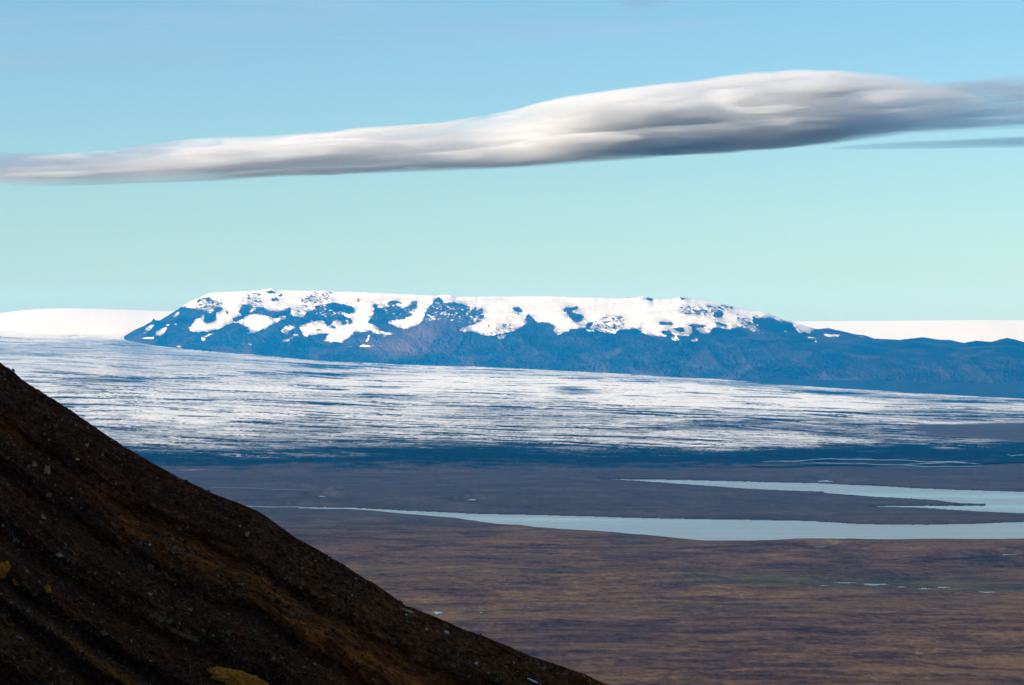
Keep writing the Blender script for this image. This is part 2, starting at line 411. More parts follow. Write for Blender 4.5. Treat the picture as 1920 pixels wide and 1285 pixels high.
SNOWS = (
    [tr('A', p) for p in (
        [(318, 572), (350, 540), (400, 508), (428, 514), (412, 560), (370, 577)], [(440, 632), (480, 590), (550, 545), (608, 528), (565, 610), (520, 642)], [(655, 412), (730, 345), (738, 380), (700, 418)],
        [(575, 518), (652, 476), (622, 512)], [(668, 502), (712, 498), (692, 518)], [(285, 602), (362, 594), (335, 610)], [(260, 662), (432, 653), (432, 677), (320, 674)],
        [(1002, 660), (1150, 598), (1165, 610), (1062, 656), (1042, 702), (1010, 698)], [(706, 760), (770, 763), (784, 780), (720, 774)], [(1566, 733), (1614, 733), (1612, 750), (1570, 750)],
        [(1715, 698), (1860, 703), (1715, 714)], [(1380, 625), (1420, 604), (1400, 630)], [(1750, 605), (1770, 608), (1810, 648), (1790, 645)])]
    + [tr('B', p) for p in (
        [(278, 672), (330, 618), (405, 622), (340, 642), (250, 712), (160, 706), (200, 688)], [(1195, 700), (1230, 610), (1255, 640), (1222, 690), (1195, 750)], [(940, 768), (1180, 752), (1380, 756), (1410, 715), (1380, 762), (960, 776)],
        [(520, 470), (545, 350), (535, 470)], [(1460, 455), (1500, 455), (1505, 490), (1470, 495)], [(930, 440), (970, 450), (1000, 500), (970, 470)])]
    + [tr('C', p) for p in (
        [(648, 310), (664, 310), (660, 500), (650, 500)], [(690, 400), (704, 380), (700, 480), (684, 495)], [(705, 470), (735, 395), (735, 430), (715, 500)], [(975, 826), (1005, 832), (1000, 846), (985, 846)],
        [(1735, 905), (1755, 905), (1752, 918), (1738, 918)], [(110, 480), (200, 400), (280, 375), (200, 440)], [(940, 650), (1100, 620), (1010, 680)])]
    + [tr('D', p) for p in ([(1255, 590), (1330, 588), (1385, 632), (1290, 638)], [(1485, 628), (1605, 598), (1592, 632), (1530, 648)])]
    + [tr('E', p) for p in (
        [(728, 424), (885, 424), (812, 438)], [(1205, 452), (1280, 463), (1418, 466), (1380, 492), (1260, 492)], [(1605, 478), (1680, 484), (1745, 506), (1660, 499)], [(1098, 532), (1130, 532), (1155, 548), (1120, 545)],
        [(285, 715), (320, 690), (310, 712)], [(940, 476), (1120, 500), (1170, 522), (1100, 508)], [(565, 458), (590, 460), (575, 470)], [(505, 465), (530, 432), (520, 466)])])

def build_mountain():
    us = np.arange(182, 2400, 1.15)
    nf, nb = 190, 16
    t = np.linspace(-0.06, 1, nf)
    U, T = np.meshgrid(us, t)
    crest_s = interp(CREST, us); crest_s = np.convolve(np.pad(crest_s, 30, 'edge'), np.ones(61) / 61.0, 'valid')
    wl = sstep(270, 330, us); crest_s = crest_s * wl + interp(CREST, us) * (1 - wl)
    crest_s = np.repeat(crest_s[None], nf, 0)
    crest = interp(CREST, U) + 0.5 * fbm(U / 7.0, U * 0 + 3.1, 4, 5) * sstep(230, 300, U)
    foot = interp(FOOT, U)
    crest_s = np.minimum(crest_s, foot - 1.0); crest = np.minimum(crest, foot - 0.5)
    row = foot + (crest_s - foot) * T + (crest - crest_s) * np.clip(T, 0, 1) ** 12
    hgt = np.clip((foot - crest_s) / 130.0, 0.02, 1.2)
    Yf = interp(FOOTY, U)
    Tc = np.clip(T, 0, 1)
    Y = hgt * (1500 * T + 1700 * Tc ** 3.5)
    # spurs and gullies leaning down to the left, as in the long diagonal of the talus
    xm = U * 4.0; zm = -row * 4.0
    wx = xm + 120 * fbm(xm / 500, zm / 500, 3, 40)
    sp = ridged((wx + 0.9 * zm) / 460.0, zm / 560.0, 4, 11, 0.42)
    sp2 = ridged((wx - 0.5 * zm) / 210.0, zm / 300.0, 3, 23)
    amp = np.sin(np.clip(Tc * 1.15, 0, 1) * math.pi) ** 0.7
    amp = amp * sstep(0, 0.15, Tc) * (0.25 + 0.75 * hgt)
    rock_amp = 1.0
    Y = Y - amp * (190 * sp + 45 * sp2)
    # the big buttress under the middle summit
    d = np.hypot((U - 835 + (row - 570) * 0.75) / 60.0, (row - 615) / 75.0)
    Y = Y - 330 * np.exp(-d * d) * sstep(0, 0.2, Tc)
    for (cx, cr, rx, rr, a) in ((360, 640, 90, 28, 160), (560, 672, 90, 16, 150), (770, 676, 60, 13, 160), (1010, 672, 110, 22, 170), (1230, 668, 120, 26, 150), (1500, 672, 110, 30, 180),
                                (1720, 680, 90, 30, 160), (1880, 668, 60, 28, 180), (1600, 645, 50, 18, 90)):
        dd = ((U - cx) / rx) ** 2 + ((row - cr) / rr) ** 2
        Y = Y - a * np.exp(-dd) * sstep(0, 0.12, Tc)
    # masks, read on a slightly ragged outline
    du = 3.2 * fbm(U / 4.5, row / 2.6, 4, 71, 0.65) + 1.6 * fbm(U / 16.0, row / 9.0, 3, 72)
    dr = 2.0 * fbm(U / 4.5, row / 2.6, 4, 81, 0.65) + 1.0 * fbm(U / 16.0, row / 9.0, 3, 82)
    X_, R_ = U + du, row + dr
    snow = inpoly(X_, R_, SNOW_MAIN).astype(float)
    for p in ROCKS: snow[inpoly(X_, R_, p)] = 0
    for p in SNOWS: snow[inpoly(U + du * 0.5, row + dr * 0.4, p)] = 1
    sm = smooth2(snow, 9, 9)
    diag = 0.55 * fbm((U + 1.1 * row) / 3.2, (row - 0.5 * U) / 9.0, 4, 401, 0.6) + 0.45 * fbm(U / 2.6, row / 1.8, 3, 403, 0.6)
    frayed = np.clip(0.5 + (sm - 0.5 + 0.75 * diag * (1 - (2 * sm - 1) ** 4)) * 3.2, 0, 1)
    snow = 0.35 * snow + 0.65 * frayed
    sx = fbm((U + row) / 6.0, (row - U * 0.25) / 1.6, 4, 91, 0.6)
    for p in SPECKLE:
        m = inpoly(X_, R_, p)
        snow = np.where(m, np.minimum(snow, 1 - sstep(0.08, 0.24, sx)), snow)
    for p in ROCKSPECK:
        m = inpoly(X_, R_, p)
        s2 = fbm((U + row * 0.3) / 3.5, row / 1.6, 4, 95)
        snow = np.where(m, np.maximum(snow, 0.85 * sstep(0.10, 0.26, s2)), snow)
    wh = fbm((U + 0.6 * row) / 8.0, (row - 0.5 * U) / 2.2, 5, 415, 0.7)
    near_rock = np.clip(smooth2(1 - snow, 13, 13) * 2.2, 0, 1)
    snow = np.clip(snow - near_rock * sstep(0.16, 0.34, wh) * 0.8, 0, 1)
    snow = np.clip(snow + sstep(0.27, 0.40, fbm((U - row) / 7., (row + 0.4 * U) / 2., 4, 421, 0.65)) * sstep(0.02, 0.25, smooth2(snow, 13, 13)) * 0.8, 0, 1)
    grey = np.clip(0.15 + smooth2(1 - snow, 31, 31) * 1.6, 0, 1) * sstep(-0.22, 0.10, fbm((U + row) / 14., (row - U * .4) / 5., 5, 411, 0.62)) * sstep(552, 562, row)  # dirt and soft shading painted into the snow colour, strongest near rock
    # steps in the surface where rock bands break out of the snow
    rk = 1 - snow
    Y = Y + 25 * rk * (fbm(U / 4.0, row / 3.0, 3, 55)) * hgt
    red = np.exp(-((((U - 800 + (row - 620) * 1.1) / 55.0) ** 2) + ((row - 625) / 32.0) ** 2)) * 0.75
    red += 0.35 * np.exp(-(((U - 700) / 30) ** 2 + ((row - 642) / 10) ** 2)) + 0.4 * np.exp(-(((U - 770) / 80) ** 2 + ((row - 655) / 9) ** 2))
    red += 0.14 * sstep(1450, 1700, U) * np.exp(-((row - 690) / 22.0) ** 2) * (0.5 + 0.9 * fbm(U / 50., row / 14., 4, 8))
    red *= 1.0
    red += 0.10 * sstep(-0.1, 0.5, fbm(U / 60., row / 12., 4, 12))
    red = np.clip(red * 1.25, 0, 1)
    Y = Yf + Y * KF
    X = colY(U, Y); Z = H - (row - R0) / F * Y
    # the far side of the massif
    k = np.linspace(1, nb, nb)[:, None] / nb
    Yb = Y[-1][None] + 4500 * k * np.maximum(hgt[-1], 0.15)[None]; Xb = colY(us[None], Yb)
    Zb = Z[-1][None] - (Z[-1][None] + 300) * k ** 1.6
    # no higher than the line of sight over the crest
    Zb = np.minimum(Zb, H + (Z[-1] - H)[None] / Y[-1][None] * Yb - 2.0 - 60 * k)
    V = np.stack([np.vstack([X, Xb]), np.vstack([Y, Yb]), np.vstack([Z, Zb])], -1)
    snow = 0.45 * snow + 0.55 * smooth2(snow, 5, 5)
    S = np.vstack([snow, np.ones_like(Xb) * (snow[-1][None])])
    Rd = np.vstack([red, np.zeros_like(Xb)])
    o = mesh_obj('mountain', V.reshape(-1, 3), grid_quads(nf + nb, len(us)), MAT_MOUNTAIN, True, {'snow': S.ravel(), 'red': Rd.ravel(), 'grey': np.vstack([grey, np.zeros_like(Xb)]).ravel()})
    tag(o, 'long snow-capped basalt mountain with dark blue rock faces above the glacier', 'mountain', kind='structure')

# ------------------------------------------------------------------ glacier
DEBRIS = [  # (polygon, strength) read on the photograph
    ([(-400, 842), (200, 842), (330, 850), (500, 846), (640, 838), (760, 832), (900, 840), (1000, 842), (1150, 850), (1240, 846), (1350, 850), (1460, 842), (1560, 836), (1680, 832), (1800, 838), (1950, 828), (2300, 820), (2300, 900), (-400, 900)], 1.0),
    ([(1180, 800), (1300, 790), (1420, 785), (1560, 785), (1700, 790), (1780, 810), (1830, 835), (1700, 838), (1620, 824), (1500, 815), (1380, 806)], 0.55),
    ([(1620, 775), (1700, 768), (1930, 770), (2300, 760), (2300, 795), (1920, 792), (1700, 786)], 0.5),
    ([(-400, 640), (60, 642), (240, 640), (330, 660), (560, 676), (760, 688), (700, 692), (420, 680), (240, 664), (0, 668), (-400, 668)], 0.30),
    ([(130, 712), (170, 706), (330, 706), (240, 716), (90, 718)], 0.55), ([(90, 735), (150, 728), (210, 733), (120, 740)], 0.5),
    ([(540, 701), (640, 699), (780, 704), (700, 712), (620, 708)], 0.6), ([(1040, 742), (1060, 729), (1120, 737), (1100, 742), (1060, 741)], 0.85), ([(1030, 728), (1070, 725), (1120, 733), (1050, 735)], 0.5),
    ([(350, 746), (430, 742), (440, 748), (380, 750)], 0.45), ([(300, 735), (480, 738), (400, 742)], 0.4),
    ([(880, 760), (1000, 755), (1150, 768), (1250, 782), (1000, 795), (850, 785)], 0.30), ([(640, 745), (760, 740), (830, 748), (700, 752)], 0.35),
    ([(380, 790), (620, 788), (760, 805), (600, 812), (430, 800)], 0.25), ([(380, 820), (640, 815), (900, 826), (1100, 838), (640, 842), (400, 838)], 0.30),
    ([(1230, 712), (1400, 716), (1500, 724), (1640, 736), (1920, 752), (2300, 765), (2300, 770), (1800, 756), (1560, 742), (1350, 728)], 0.35),
    ([(1500, 735), (1700, 745), (1920, 757), (1920, 764), (1700, 756), (1540, 746)], 0.25)]
BRIGHT = [([(560, 706), (800, 702), (1200, 716), (1500, 735), (1700, 752), (1640, 768), (1400, 768), (1150, 758), (900, 740), (640, 732)], 0.28),
          ([(120, 735), (500, 722), (640, 735), (400, 745), (200, 750)], 0.18), ([(440, 850), (640, 846), (730, 852), (560, 862), (420, 858)], 0.35), ([(1300, 815), (1500, 808), (1640, 828), (1480, 840), (1280, 835)], 0.10),
          ([(1640, 830), (1800, 832), (1860, 842), (1700, 836)], 0.4), ([(200, 760), (400, 770), (600, 775), (380, 800), (260, 790)], 0.2)]
PLAINISH = [[(1690, 800), (1780, 794), (1940, 793), (2300, 790), (2300, 832), (1940, 830), (1850, 826), (1740, 816)]]

FG_U = np.arange(-620, 2420, 4.0)
FG_R = interp([(-600, 640), (-100, 634), (60, 635), (180, 637), (231, 639), (280, 649), (356, 658), (419, 664), (512, 671), (606, 680), (700, 684), (800, 688), (906, 691), (1062, 699), (1219, 707), (1350, 714),
               (1461, 724), (1655, 736), (1752, 742), (1920, 751), (2100, 755), (2400, 758)], FG_U)
CAP_R = interp(CAP, FG_U)
CAP_R = np.convolve(np.pad(CAP_R, 12, 'edge'), np.hanning(27)[1:-1] / np.hanning(27)[1:-1].sum(), 'valid')
FG_R = np.convolve(np.pad(FG_R, 12, 'edge'), np.hanning(27)[1:-1] / np.hanning(27)[1:-1].sum(), 'valid')
def glacier_cols(u):
    row_t = interp(TOE, u) + 5.0 * fbm(np.asarray(u) / 140.0, np.asarray(u) * 0 + 2.2, 4, 44); Yt = H * F / (row_t - R0)
    Yf = interp(FOOTY, u)
    rf = np.interp(u, FG_U, FG_R)
    zf = H - (rf - R0) / F * Yf
    Yc = 44500.0 + 0.0 * u
    rc = np.interp(u, FG_U, CAP_R)
    zc = H - (rc - R0) / F * Yc
    return Yt, Yf, zf, Yc, zc

def glacier_z(u, Y):
    Yt, Yf, zf, Yc, zc = glacier_cols(u)
    s = (Y - Yt) / (Yf - Yt)
    z1 = zf * np.sign(s) * np.abs(np.clip(s, -1, 1)) ** 1.12
    z1 = np.where(s < 0, s * 400 - 2, z1 + 16 * sstep(0, 0.05, s))
    m = np.clip((Y - Yf) / (Yc - Yf), 0, 1)
    z2 = zf + (zc - zf) * (1 - (1 - m) ** 1.7)
    z = np.where(Y <= Yf, z1, z2)
    m3 = np.clip((Y - Yc) / 3500.0, 0, None)
    return np.where(Y > Yc, zc - 90 * m3 ** 1.8, z)

def build_glacier():
    us = np.arange(-420, 2340, 2.0)
    nr, nb = 330, 90
    s = np.linspace(-0.05, 1, nr)
    U, S = np.meshgrid(us, s)
    Yt, Yf, zf, Yc, zc = glacier_cols(U)
    invY = 1 / Yt + (1 / Yf - 1 / Yt) * S
    Y = 1 / invY
    k = np.linspace(1, nb, nb)[:, None] / nb
    U2 = np.repeat(us[None], nb, 0)
    Y2 = Yf[-1][None] + (Yc[-1][None] + 3500 - Yf[-1][None]) * k
    U = np.vstack([U, U2]); Y = np.vstack([Y, Y2])
    Z = glacier_z(U, Y)
    X = colY(U, Y)
    # rolling ice, pressure ridges and crevasse fields
    front = sstep(0, 0.02, (Y - np.vstack([Yt, np.repeat(Yt[:1], nb, 0)])) / 6000.0)
    beyond = sstep(0, 3000, Y - np.vstack([Yf, np.repeat(Yf[:1], nb, 0)]))
    rel = 5.5 * fbm((X + 0.8 * Y) / 900., (Y - 0.8 * X) / 260., 6, 3, 0.62) + 2.2 * ridged((X + 0.3 * Y) / 300., (Y - 0.3 * X) / 90., 4, 9)
    Z = Z + rel * front * (1 - 0.93 * beyond)
    row = R0 - (Z - H) * F / Y
    wu = 50 * fbm(U / 60., row / 5., 5, 61, 0.6); wr = 8.0 * fbm(U / 50., row / 4., 5, 62, 0.62)
    deb = np.full(U.shape, 0.30)
    base = smooth2(inpoly(U + wu * 1.6, row + wr * 1.6, DEBRIS[0][0]).astype(float), 31, 51)
    deb = deb + 0.62 * base + 0.20 * sstep(770, 850, row + wr)
    for p, a in DEBRIS[1:]:
        m = inpoly(U + wu, row + wr, p)
        deb = np.where(m, np.maximum(deb + a * 0.7, a * 0.95) if a > 0.7 else deb + a * 0.45, deb)
    br = 0
    for p, a in BRIGHT: br = br + a * inpoly(U + wu, row + wr, p)
    deb = smooth2(deb - br, 11, 31)
    pl = np.zeros(U.shape)
    for p in PLAINISH: pl = np.maximum(pl, inpoly(U + wu, row + wr * 0.6, p))
    pl = np.clip(smooth2(pl, 9, 25) + sstep(862, 886, row + 2.2 * wr + 8 * fbm(U / 40., row / 3., 4, 69)), 0, 1)
    # long dark dust lines following the flow
    flow = row - 0.036 * (U - 900) - 6 * fbm(U / 420., row / 40., 3, 64)
    st = 1.5 * sstep(0.22, 0.42, fbm(U / 120., flow / 1.7, 4, 66)) + 0.4 * sstep(0.05, 0.35, fbm(U / 70., flow / 1.3, 4, 67)) - 0.5 * sstep(0.2, 0.6, fbm(U / 90., flow / 2.3, 3, 68))
    calm = smooth2(np.clip(sstep(712, 690, row + 0.02 * (U - 200) + wr) * sstep(760, 380, U + wu * 3), 0, 1), 5, 25)
    cap = sstep(640, 618, row + wr * 1.2 - 0.01 * (U - 100))
    cap = np.where(U > 1200, sstep(660, 650, row), cap)
    o = mesh_obj('glacier', np.stack([X, Y, Z], -1).reshape(-1, 3), grid_quads(nr + nb, len(us)), MAT_GLACIER, True,
                 {'debris': deb.ravel(), 'plainness': pl.ravel(), 'cap': cap.ravel(), 'streak': (st * (1 - 0.6 * calm)).ravel(), 'calm': calm.ravel()})
    tag(o, 'broad pale glacier with dusty streaks sweeping round the mountain to the ice cap', 'glacier', kind='structure')

# dark low ridge in front of the right half of the mountain
def build_dark_ridge():
    M = Mat('dark_ridge')
    n = M.noise(M.coord((1 / 300., 1 / 300., 1 / 60.)), 1.0, 6, 0.6)
    M.color(M.ramp(n, [(0.3, (0.006, 0.007, 0.008)), (0.7, (0.016, 0.016, 0.018))]))
    us = np.arange(1180, 2400, 2.5)
    top = interp([(1180, 706), (1300, 712), (1400, 712), (1461, 711), (1560, 713), (1655, 714.5), (1752, 718), (1800, 718), (1849, 717.5), (1920, 715), (2100, 711), (2400, 706)], us)
    bot = interp(FOOT, us) + 1.5
    top = np.minimum(top + 0.35 * fbm(us / 30., us * 0, 3, 4), bot - 0.8)
    t = np.concatenate([np.linspace(-0.15, 1, 34), np.linspace(1.02, 1.6, 12)])
    U, T = np.meshgrid(us, t)
    Tc = np.clip(T, None, 1)
    row = bot + (top - bot) * Tc
    Yb = interp(FOOTY, U) - 500
    Y = Yb + 450 * T
    back = np.clip(T - 1, 0, None)
    Y = Y - 18 * ridged(U / 28., row / 9., 4, 3) * np.sin(np.clip(T, 0, 1) * math.pi)
    Z = H - (row - R0) / F * (Yb + 450 * Tc) - 60 * back
    o = mesh_obj('hills', np.stack([colY(U, Y), Y, Z], -1).reshape(-1, 3), grid_quads(len(t), len(us)), M.m)
    tag(o, 'low dark ridge between glacier edge and the right half of the mountain', 'hills', kind='structure')

build_mountain()
build_glacier()
build_dark_ridge()

# ------------------------------------------------------------------ plain
def shore(U, row):
    d = np.full(U.shape, 1e9); ins = np.zeros(U.shape, bool)
    return d, ins

POND_SPOTS = [  # px, row, half width px, half height px (seen), label
    (820.5, 1149.3, 7.5, 2.3, 'bright turquoise pond just beyond the dark slope'),
    (885.5, 937.4, 7.0, 1.3, 'small white pond alone on the dark plain above the near lake'),
    (1585, 1093, 20, 1.1, 'long narrow pond on the brown plain, farthest left of the marsh ponds'),
    (1640, 1096.2, 24, 2.4, 'broadest grey-blue pond among the marsh ponds on the brown plain'),
    (1690, 1101, 9, 1.2, 'small pond just right of the broadest marsh pond'),
    (1733, 1104, 9, 1.8, 'ragged little marsh pond between the small pond and the upper right marsh pond'),
    (1768, 1101.5, 11, 1.6, 'upper right marsh pond of the brown plain'),
    (1850, 1110.5, 15, 1.4, 'lone flat pond right of all the other marsh ponds'),
    (1545, 1098, 8, 0.9, 'tiny pond left of the long narrow marsh pond'),
    (1540, 1025.5, 12, 0.8, 'faint thin pond close beneath the near lake shore'),
    (1890, 1040.5, 16, 1.0, 'pale flat patch of water at the right edge below the near lake'),
    (604, 931, 6, 1.0, 'small pale pool beside the slope, above the thin river'),
    (1547, 902.5, 14, 2.2, 'bright curved inlet pool touching the far shore of the far lake'),
    (1723, 1225, 8, 0.8, 'tiny glint of water low on the brown plain at right'),
    (902, 1148.2, 2.5, 0.9, 'tiny white pool right of the turquoise pond'),
]
STREAMS = [
    ('meltwater stream fanning out below the glacier toe, upper channel', [(1430, 866), (1500, 864), (1560, 860), (1600, 862), (1680, 862.5), (1740, 866), (1800, 866), (1842, 871)], 1.0),
    ('meltwater stream below the glacier toe, lower channel', [(1500, 869), (1560, 868.5), (1620, 870), (1700, 873), (1760, 875), (1842, 874)], 0.8),
    ('short wide meltwater stream at the right of the outwash', [(1690, 872), (1740, 868.5), (1780, 867), (1830, 868.5)], 1.2),
    ('thin pale stream crossing the plain left, above the near lake', [(390, 914), (440, 914.5), (500, 917), (560, 918.5), (600, 920)], 0.3),
    ('short white stream left, beside the dark slope', [(335, 881), (385, 881.5)], 0.8),
    ('pale outflow stream joining the left tip of the near lake', [(400, 948.5), (450, 950), (520, 950.6), (600, 952)], 1.2),
    ('bright stream far right at the glacier toe', [(1885, 850), (1895, 854.5), (1910, 853), (1925, 853.5)], 1.0),
]
def px_ground(u, row):
    Y = gy(row); return colY(u, Y), Y

WATER_RINGS = []   # pixel polygons of all waters, for the ground to dip under
rng = random.Random(4)
pond_polys = []
for (cx, cy, rx, ry, lab) in POND_SPOTS:
    pts = []
    n = 26
    ph = rng.random() * 9
    for i in range(n):
        a = 2 * math.pi * i / n
        k = 0.75 + 0.22 * math.sin(3 * a + ph) + 0.16 * math.sin(5 * a + ph * 2.3) + rng.uniform(-0.08, 0.08)
        pts.append((cx + 1.25 * rx * k * math.cos(a) + 0.8 * math.sin(7 * a), cy + (0.75 if rx > 7.6 else 1.0) * ry * k * math.sin(a)))
    pond_polys.append((lab, pts))
stream_polys = []
for lab, path, w in STREAMS:
    P = []
    for i in range(len(path) - 1):
        for k in range(8):
            t = k / 8.0
            P.append((path[i][0] * (1 - t) + path[i + 1][0] * t, path[i][1] * (1 - t) + path[i + 1][1] * t))
    P.append(path[-1])
    up, lo = [], []
    for i, (a, b) in enumerate(P):
        e = min(i, len(P) - 1 - i) / 6.0
        ww = w * 0.5 * min(1, 0.3 + e) * (0.7 + 0.6 * rng.random())
        wob = 0.5 * math.sin(a / 13.0)
        up.append((a, b + wob - ww)); lo.append((a, b + wob + ww))
    stream_polys.append((lab, up + lo[::-1]))

LAKE_NEAR_D = LAKE_NEAR; LAKE_FAR_D = LAKE_FAR

def build_plain():
    M = Mat('moor_plain')
    far = M.attr('far').outputs['Fac']
    gr = M.attr('greenness').outputs['Fac']
    oc = M.attr('ochre').outputs['Fac']
    bank = M.attr('bank').outputs['Fac']
    a = M.noise(M.coord((1 / 300., 1 / 190., 0), rot=(0, 0, math.radians(-14))), 1.0, 9, 0.74, 0.9)
    b = M.noise(M.coord((1 / 100., 1 / 52., 0), rot=(0, 0, math.radians(12))), 1.0, 9, 0.80, 0.8)
    c = M.noise(M.coord((1 / 12., 1 / 30., 0)), 1.0, 5, 0.8)
    n = M.math('ADD', M.math('MULTIPLY', a, 0.38), M.math('ADD', M.math('MULTIPLY', b, 0.34), M.math('MULTIPLY', c, 0.28)))
    near = M.ramp(n, [(0.41, (0.010, 0.005, 0.003)), (0.465, (0.050, 0.026, 0.013)), (0.51, (0.092, 0.052, 0.023)), (0.55, (0.135, 0.083, 0.030)), (0.61, (0.22, 0.145, 0.05))])
    n3 = M.noise(M.coord((1 / 900., 1 / 800., 0)), 1.0, 6, 0.65, 0.5)
    near = M.mix(M.mr(n3, 0.45, 0.6, 0, 0.7), near, M.ramp(n, [(0.40, (0.010, 0.006, 0.004)), (0.60, (0.090, 0.054, 0.036))]))
    near = M.mix(M.math('MULTIPLY', gr, 0.75), near, M.ramp(n, [(0.38, (0.016, 0.022, 0.012)), (0.62, (0.085, 0.085, 0.032))]))
    near = M.mix(M.math('MULTIPLY', oc, 0.8), near, M.ramp(n, [(0.38, (0.05, 0.03, 0.018)), (0.62, (0.19, 0.115, 0.045))]))
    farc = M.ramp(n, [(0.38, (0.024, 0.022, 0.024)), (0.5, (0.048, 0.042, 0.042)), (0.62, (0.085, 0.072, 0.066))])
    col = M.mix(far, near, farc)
    col = M.mix(bank, col, (0.022, 0.018, 0.02))
    M.color(col)
    M.bump(M.math('ADD', b, M.math('MULTIPLY', c, 0.5)), 0.55, 5.0)
    us = np.arange(-420, 2340, 2.0)
    rows = np.concatenate([np.linspace(3600, 1420, 40), np.linspace(1410, 1300, 50), np.arange(1298, 840, -0.85)])
    nb = 24
    Yr = np.concatenate([gy(rows), np.linspace(gy(840) + 150, 49000, nb)])
    U, Y = np.meshgrid(us, Yr)
    X = colY(U, Y)
    row = R0 + H * F / Y
    wu = 2.0 * fbm(U / 9., row / 3., 3, 301); wr = 0.5 * fbm(U / 9., row / 2., 3, 302)
    ins = np.zeros(U.shape, bool); 
    a1 = inpoly(U + wu, row + wr, LAKE_NEAR) | inpoly(U + wu, row + wr, LAKE_FAR)
    small = np.zeros(U.shape, bool)
    for lab, p in pond_polys + stream_polys: small |= inpoly(U, row, p)
    dist = np.minimum(polydist(U, (row) * 4, [(a, b * 4) for a, b in LAKE_NEAR]), polydist(U, row * 4, [(a, b * 4) for a, b in LAKE_FAR])) / 4.0   # ~ rows
    dist = np.where(a1, 0, dist)
    rise = sstep(0, 5, dist)
    z = 1.6 + 6.0 * rise * (0.5 + 0.5 * fbm(X / 420., Y / 600., 5, 201)) + 2.6 * rise * fbm(X / 90., Y / 140., 4, 207) + 2.0 * ridged((X + .2 * Y) / 260., (Y - .2 * X) / 330., 4, 211) * rise
    # gentle swells of the moor
    z += 7 * sstep(1030, 1100, row) * fbm(X / 700., Y / 420., 4, 220)
    z = np.maximum(z, 1.0)
    # low bluff along the near shore of the near lake
    bl = np.where((row > interp([(560, 953), (765, 965), (1034, 993), (1328, 1016), (2300, 1012)], U) - 1), np.exp(-((dist - 2.5) / 3.5) ** 2), 0)
    z += 1.5 * bl * sstep(0.5, 2, dist)
    z = np.where(a1, -3.0, z)
    nearw = np.zeros(U.shape)
    for lab, p in pond_polys + stream_polys:
        xs = [q[0] for q in p]; ys = [q[1] for q in p]
        bb = (U > min(xs) - 60) & (U < max(xs) + 60) & (row > min(ys) - 16) & (row < max(ys) + 22)
        if not bb.any(): continue
        d = polydist(U[bb], row[bb] * 5, [(q[0], q[1] * 5) for q in p])
        d = np.where(inpoly(U[bb], row[bb], p), 0, d)
        nearw[bb] = np.maximum(nearw[bb], sstep(45, 6, d + 10 * fbm(U[bb] / 20., row[bb] / 4., 3, 9)))
    z = np.where(a1, z, z * (1 - nearw) + nearw * (0.25 + 0.2 * fbm(X / 60., Y / 60., 3, 5)))
    z = z - 14 * sstep(gy(896), gy(874), Y)
    z = np.where(Y > gy(866), -14 - 420 * sstep(gy(866), 30000, Y), z)
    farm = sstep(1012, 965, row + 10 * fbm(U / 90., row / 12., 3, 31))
    green = np.exp(-((row - (1095 + 0.012 * (U - 1500)) + 4 * fbm(U / 90., row / 9., 3, 77)) / 11.0) ** 2) * sstep(1150, 1450, U) * sstep(2100, 1800, U)
    green += 0.6 * np.exp(-((row - 1075) / 7.0) ** 2) * sstep(1300, 1000, U) + 0.35 * np.exp(-((row - 1150 + 0.02 * (U - 900)) / 8.) ** 2)
    och = (np.exp(-((row - 1162) / 5.) ** 2) * sstep(1200, 900, U) * 0.9 + np.exp(-((row - 1250 - 0.004 * (U - 1800)) / 5.) ** 2) * sstep(1650, 1800, U)
           + np.exp(-((row - 1066) / 4.) ** 2) * sstep(1150, 900, U) * 0.7 + np.exp(-((row - 1182) / 2.) ** 2) * np.exp(-((U - 1585) / 25.) ** 2)
           + 0.7 * np.exp(-((row - 1133) / 8.) ** 2) * sstep(1450, 1600, U) + 0.7 * sstep(0.15, .5, fbm(U / 160., row / 5., 4, 123)))
    bank = np.exp(-(dist / 1.6) ** 2) * 0.8
    o = mesh_obj('ground', np.stack([X, Y, z], -1).reshape(-1, 3), grid_quads(len(Yr), len(us)), M.m, True,
                 {'far': farm.ravel(), 'greenness': np.clip(green, 0, 1).ravel(), 'ochre': np.clip(och, 0, 1).ravel(), 'bank': bank.ravel()})
    tag(o, 'flat brown moorland plain with ochre and purple streaks', 'ground', kind='structure')

build_plain()

# ------------------------------------------------------------------ waters
def water_mat(name, base, rough, bumpy):
    M = Mat(name)
    M.b.inputs['Specular IOR Level'].default_value = 0.5
    M.b.inputs['IOR'].default_value = 1.333
    n = M.noise(M.coord((1 / 2400., 1 / 260., 0), rot=(0, 0, math.radians(3))), 1.0, 5, 0.6, 0.3)
    M.color(M.ramp(n, [(0.35, tuple(v * 0.72 for v in base)), (0.65, base)]))
    M.set(M.b.inputs['Roughness'], M.mr(n, 0.4, 0.6, rough * 0.45, rough))
    w = M.noise(M.coord((1 / 14., 1 / 60., 0)), 1.0, 2, 0.5)
    x = M.node('ShaderNodeBump'); x.inputs['Distance'].default_value = bumpy
    M.l.new(M.mr(n, 0.42, 0.58, 0.15, 1.0), x.inputs['Strength'])
    M.l.new(w, x.inputs['Height']); M.l.new(x.outputs[0], M.b.inputs['Normal'])
    return M.m
MAT_LAKE = water_mat('milky_meltwater', (0.27, 0.33, 0.33), 0.45, 0.25)
MAT_POND = water_mat('pond_water', (0.16, 0.21, 0.22), 0.4, 0.25)
MAT_TURQ = water_mat('turquoise_water', (0.16, 0.50, 0.58), 0.25, 0.1)

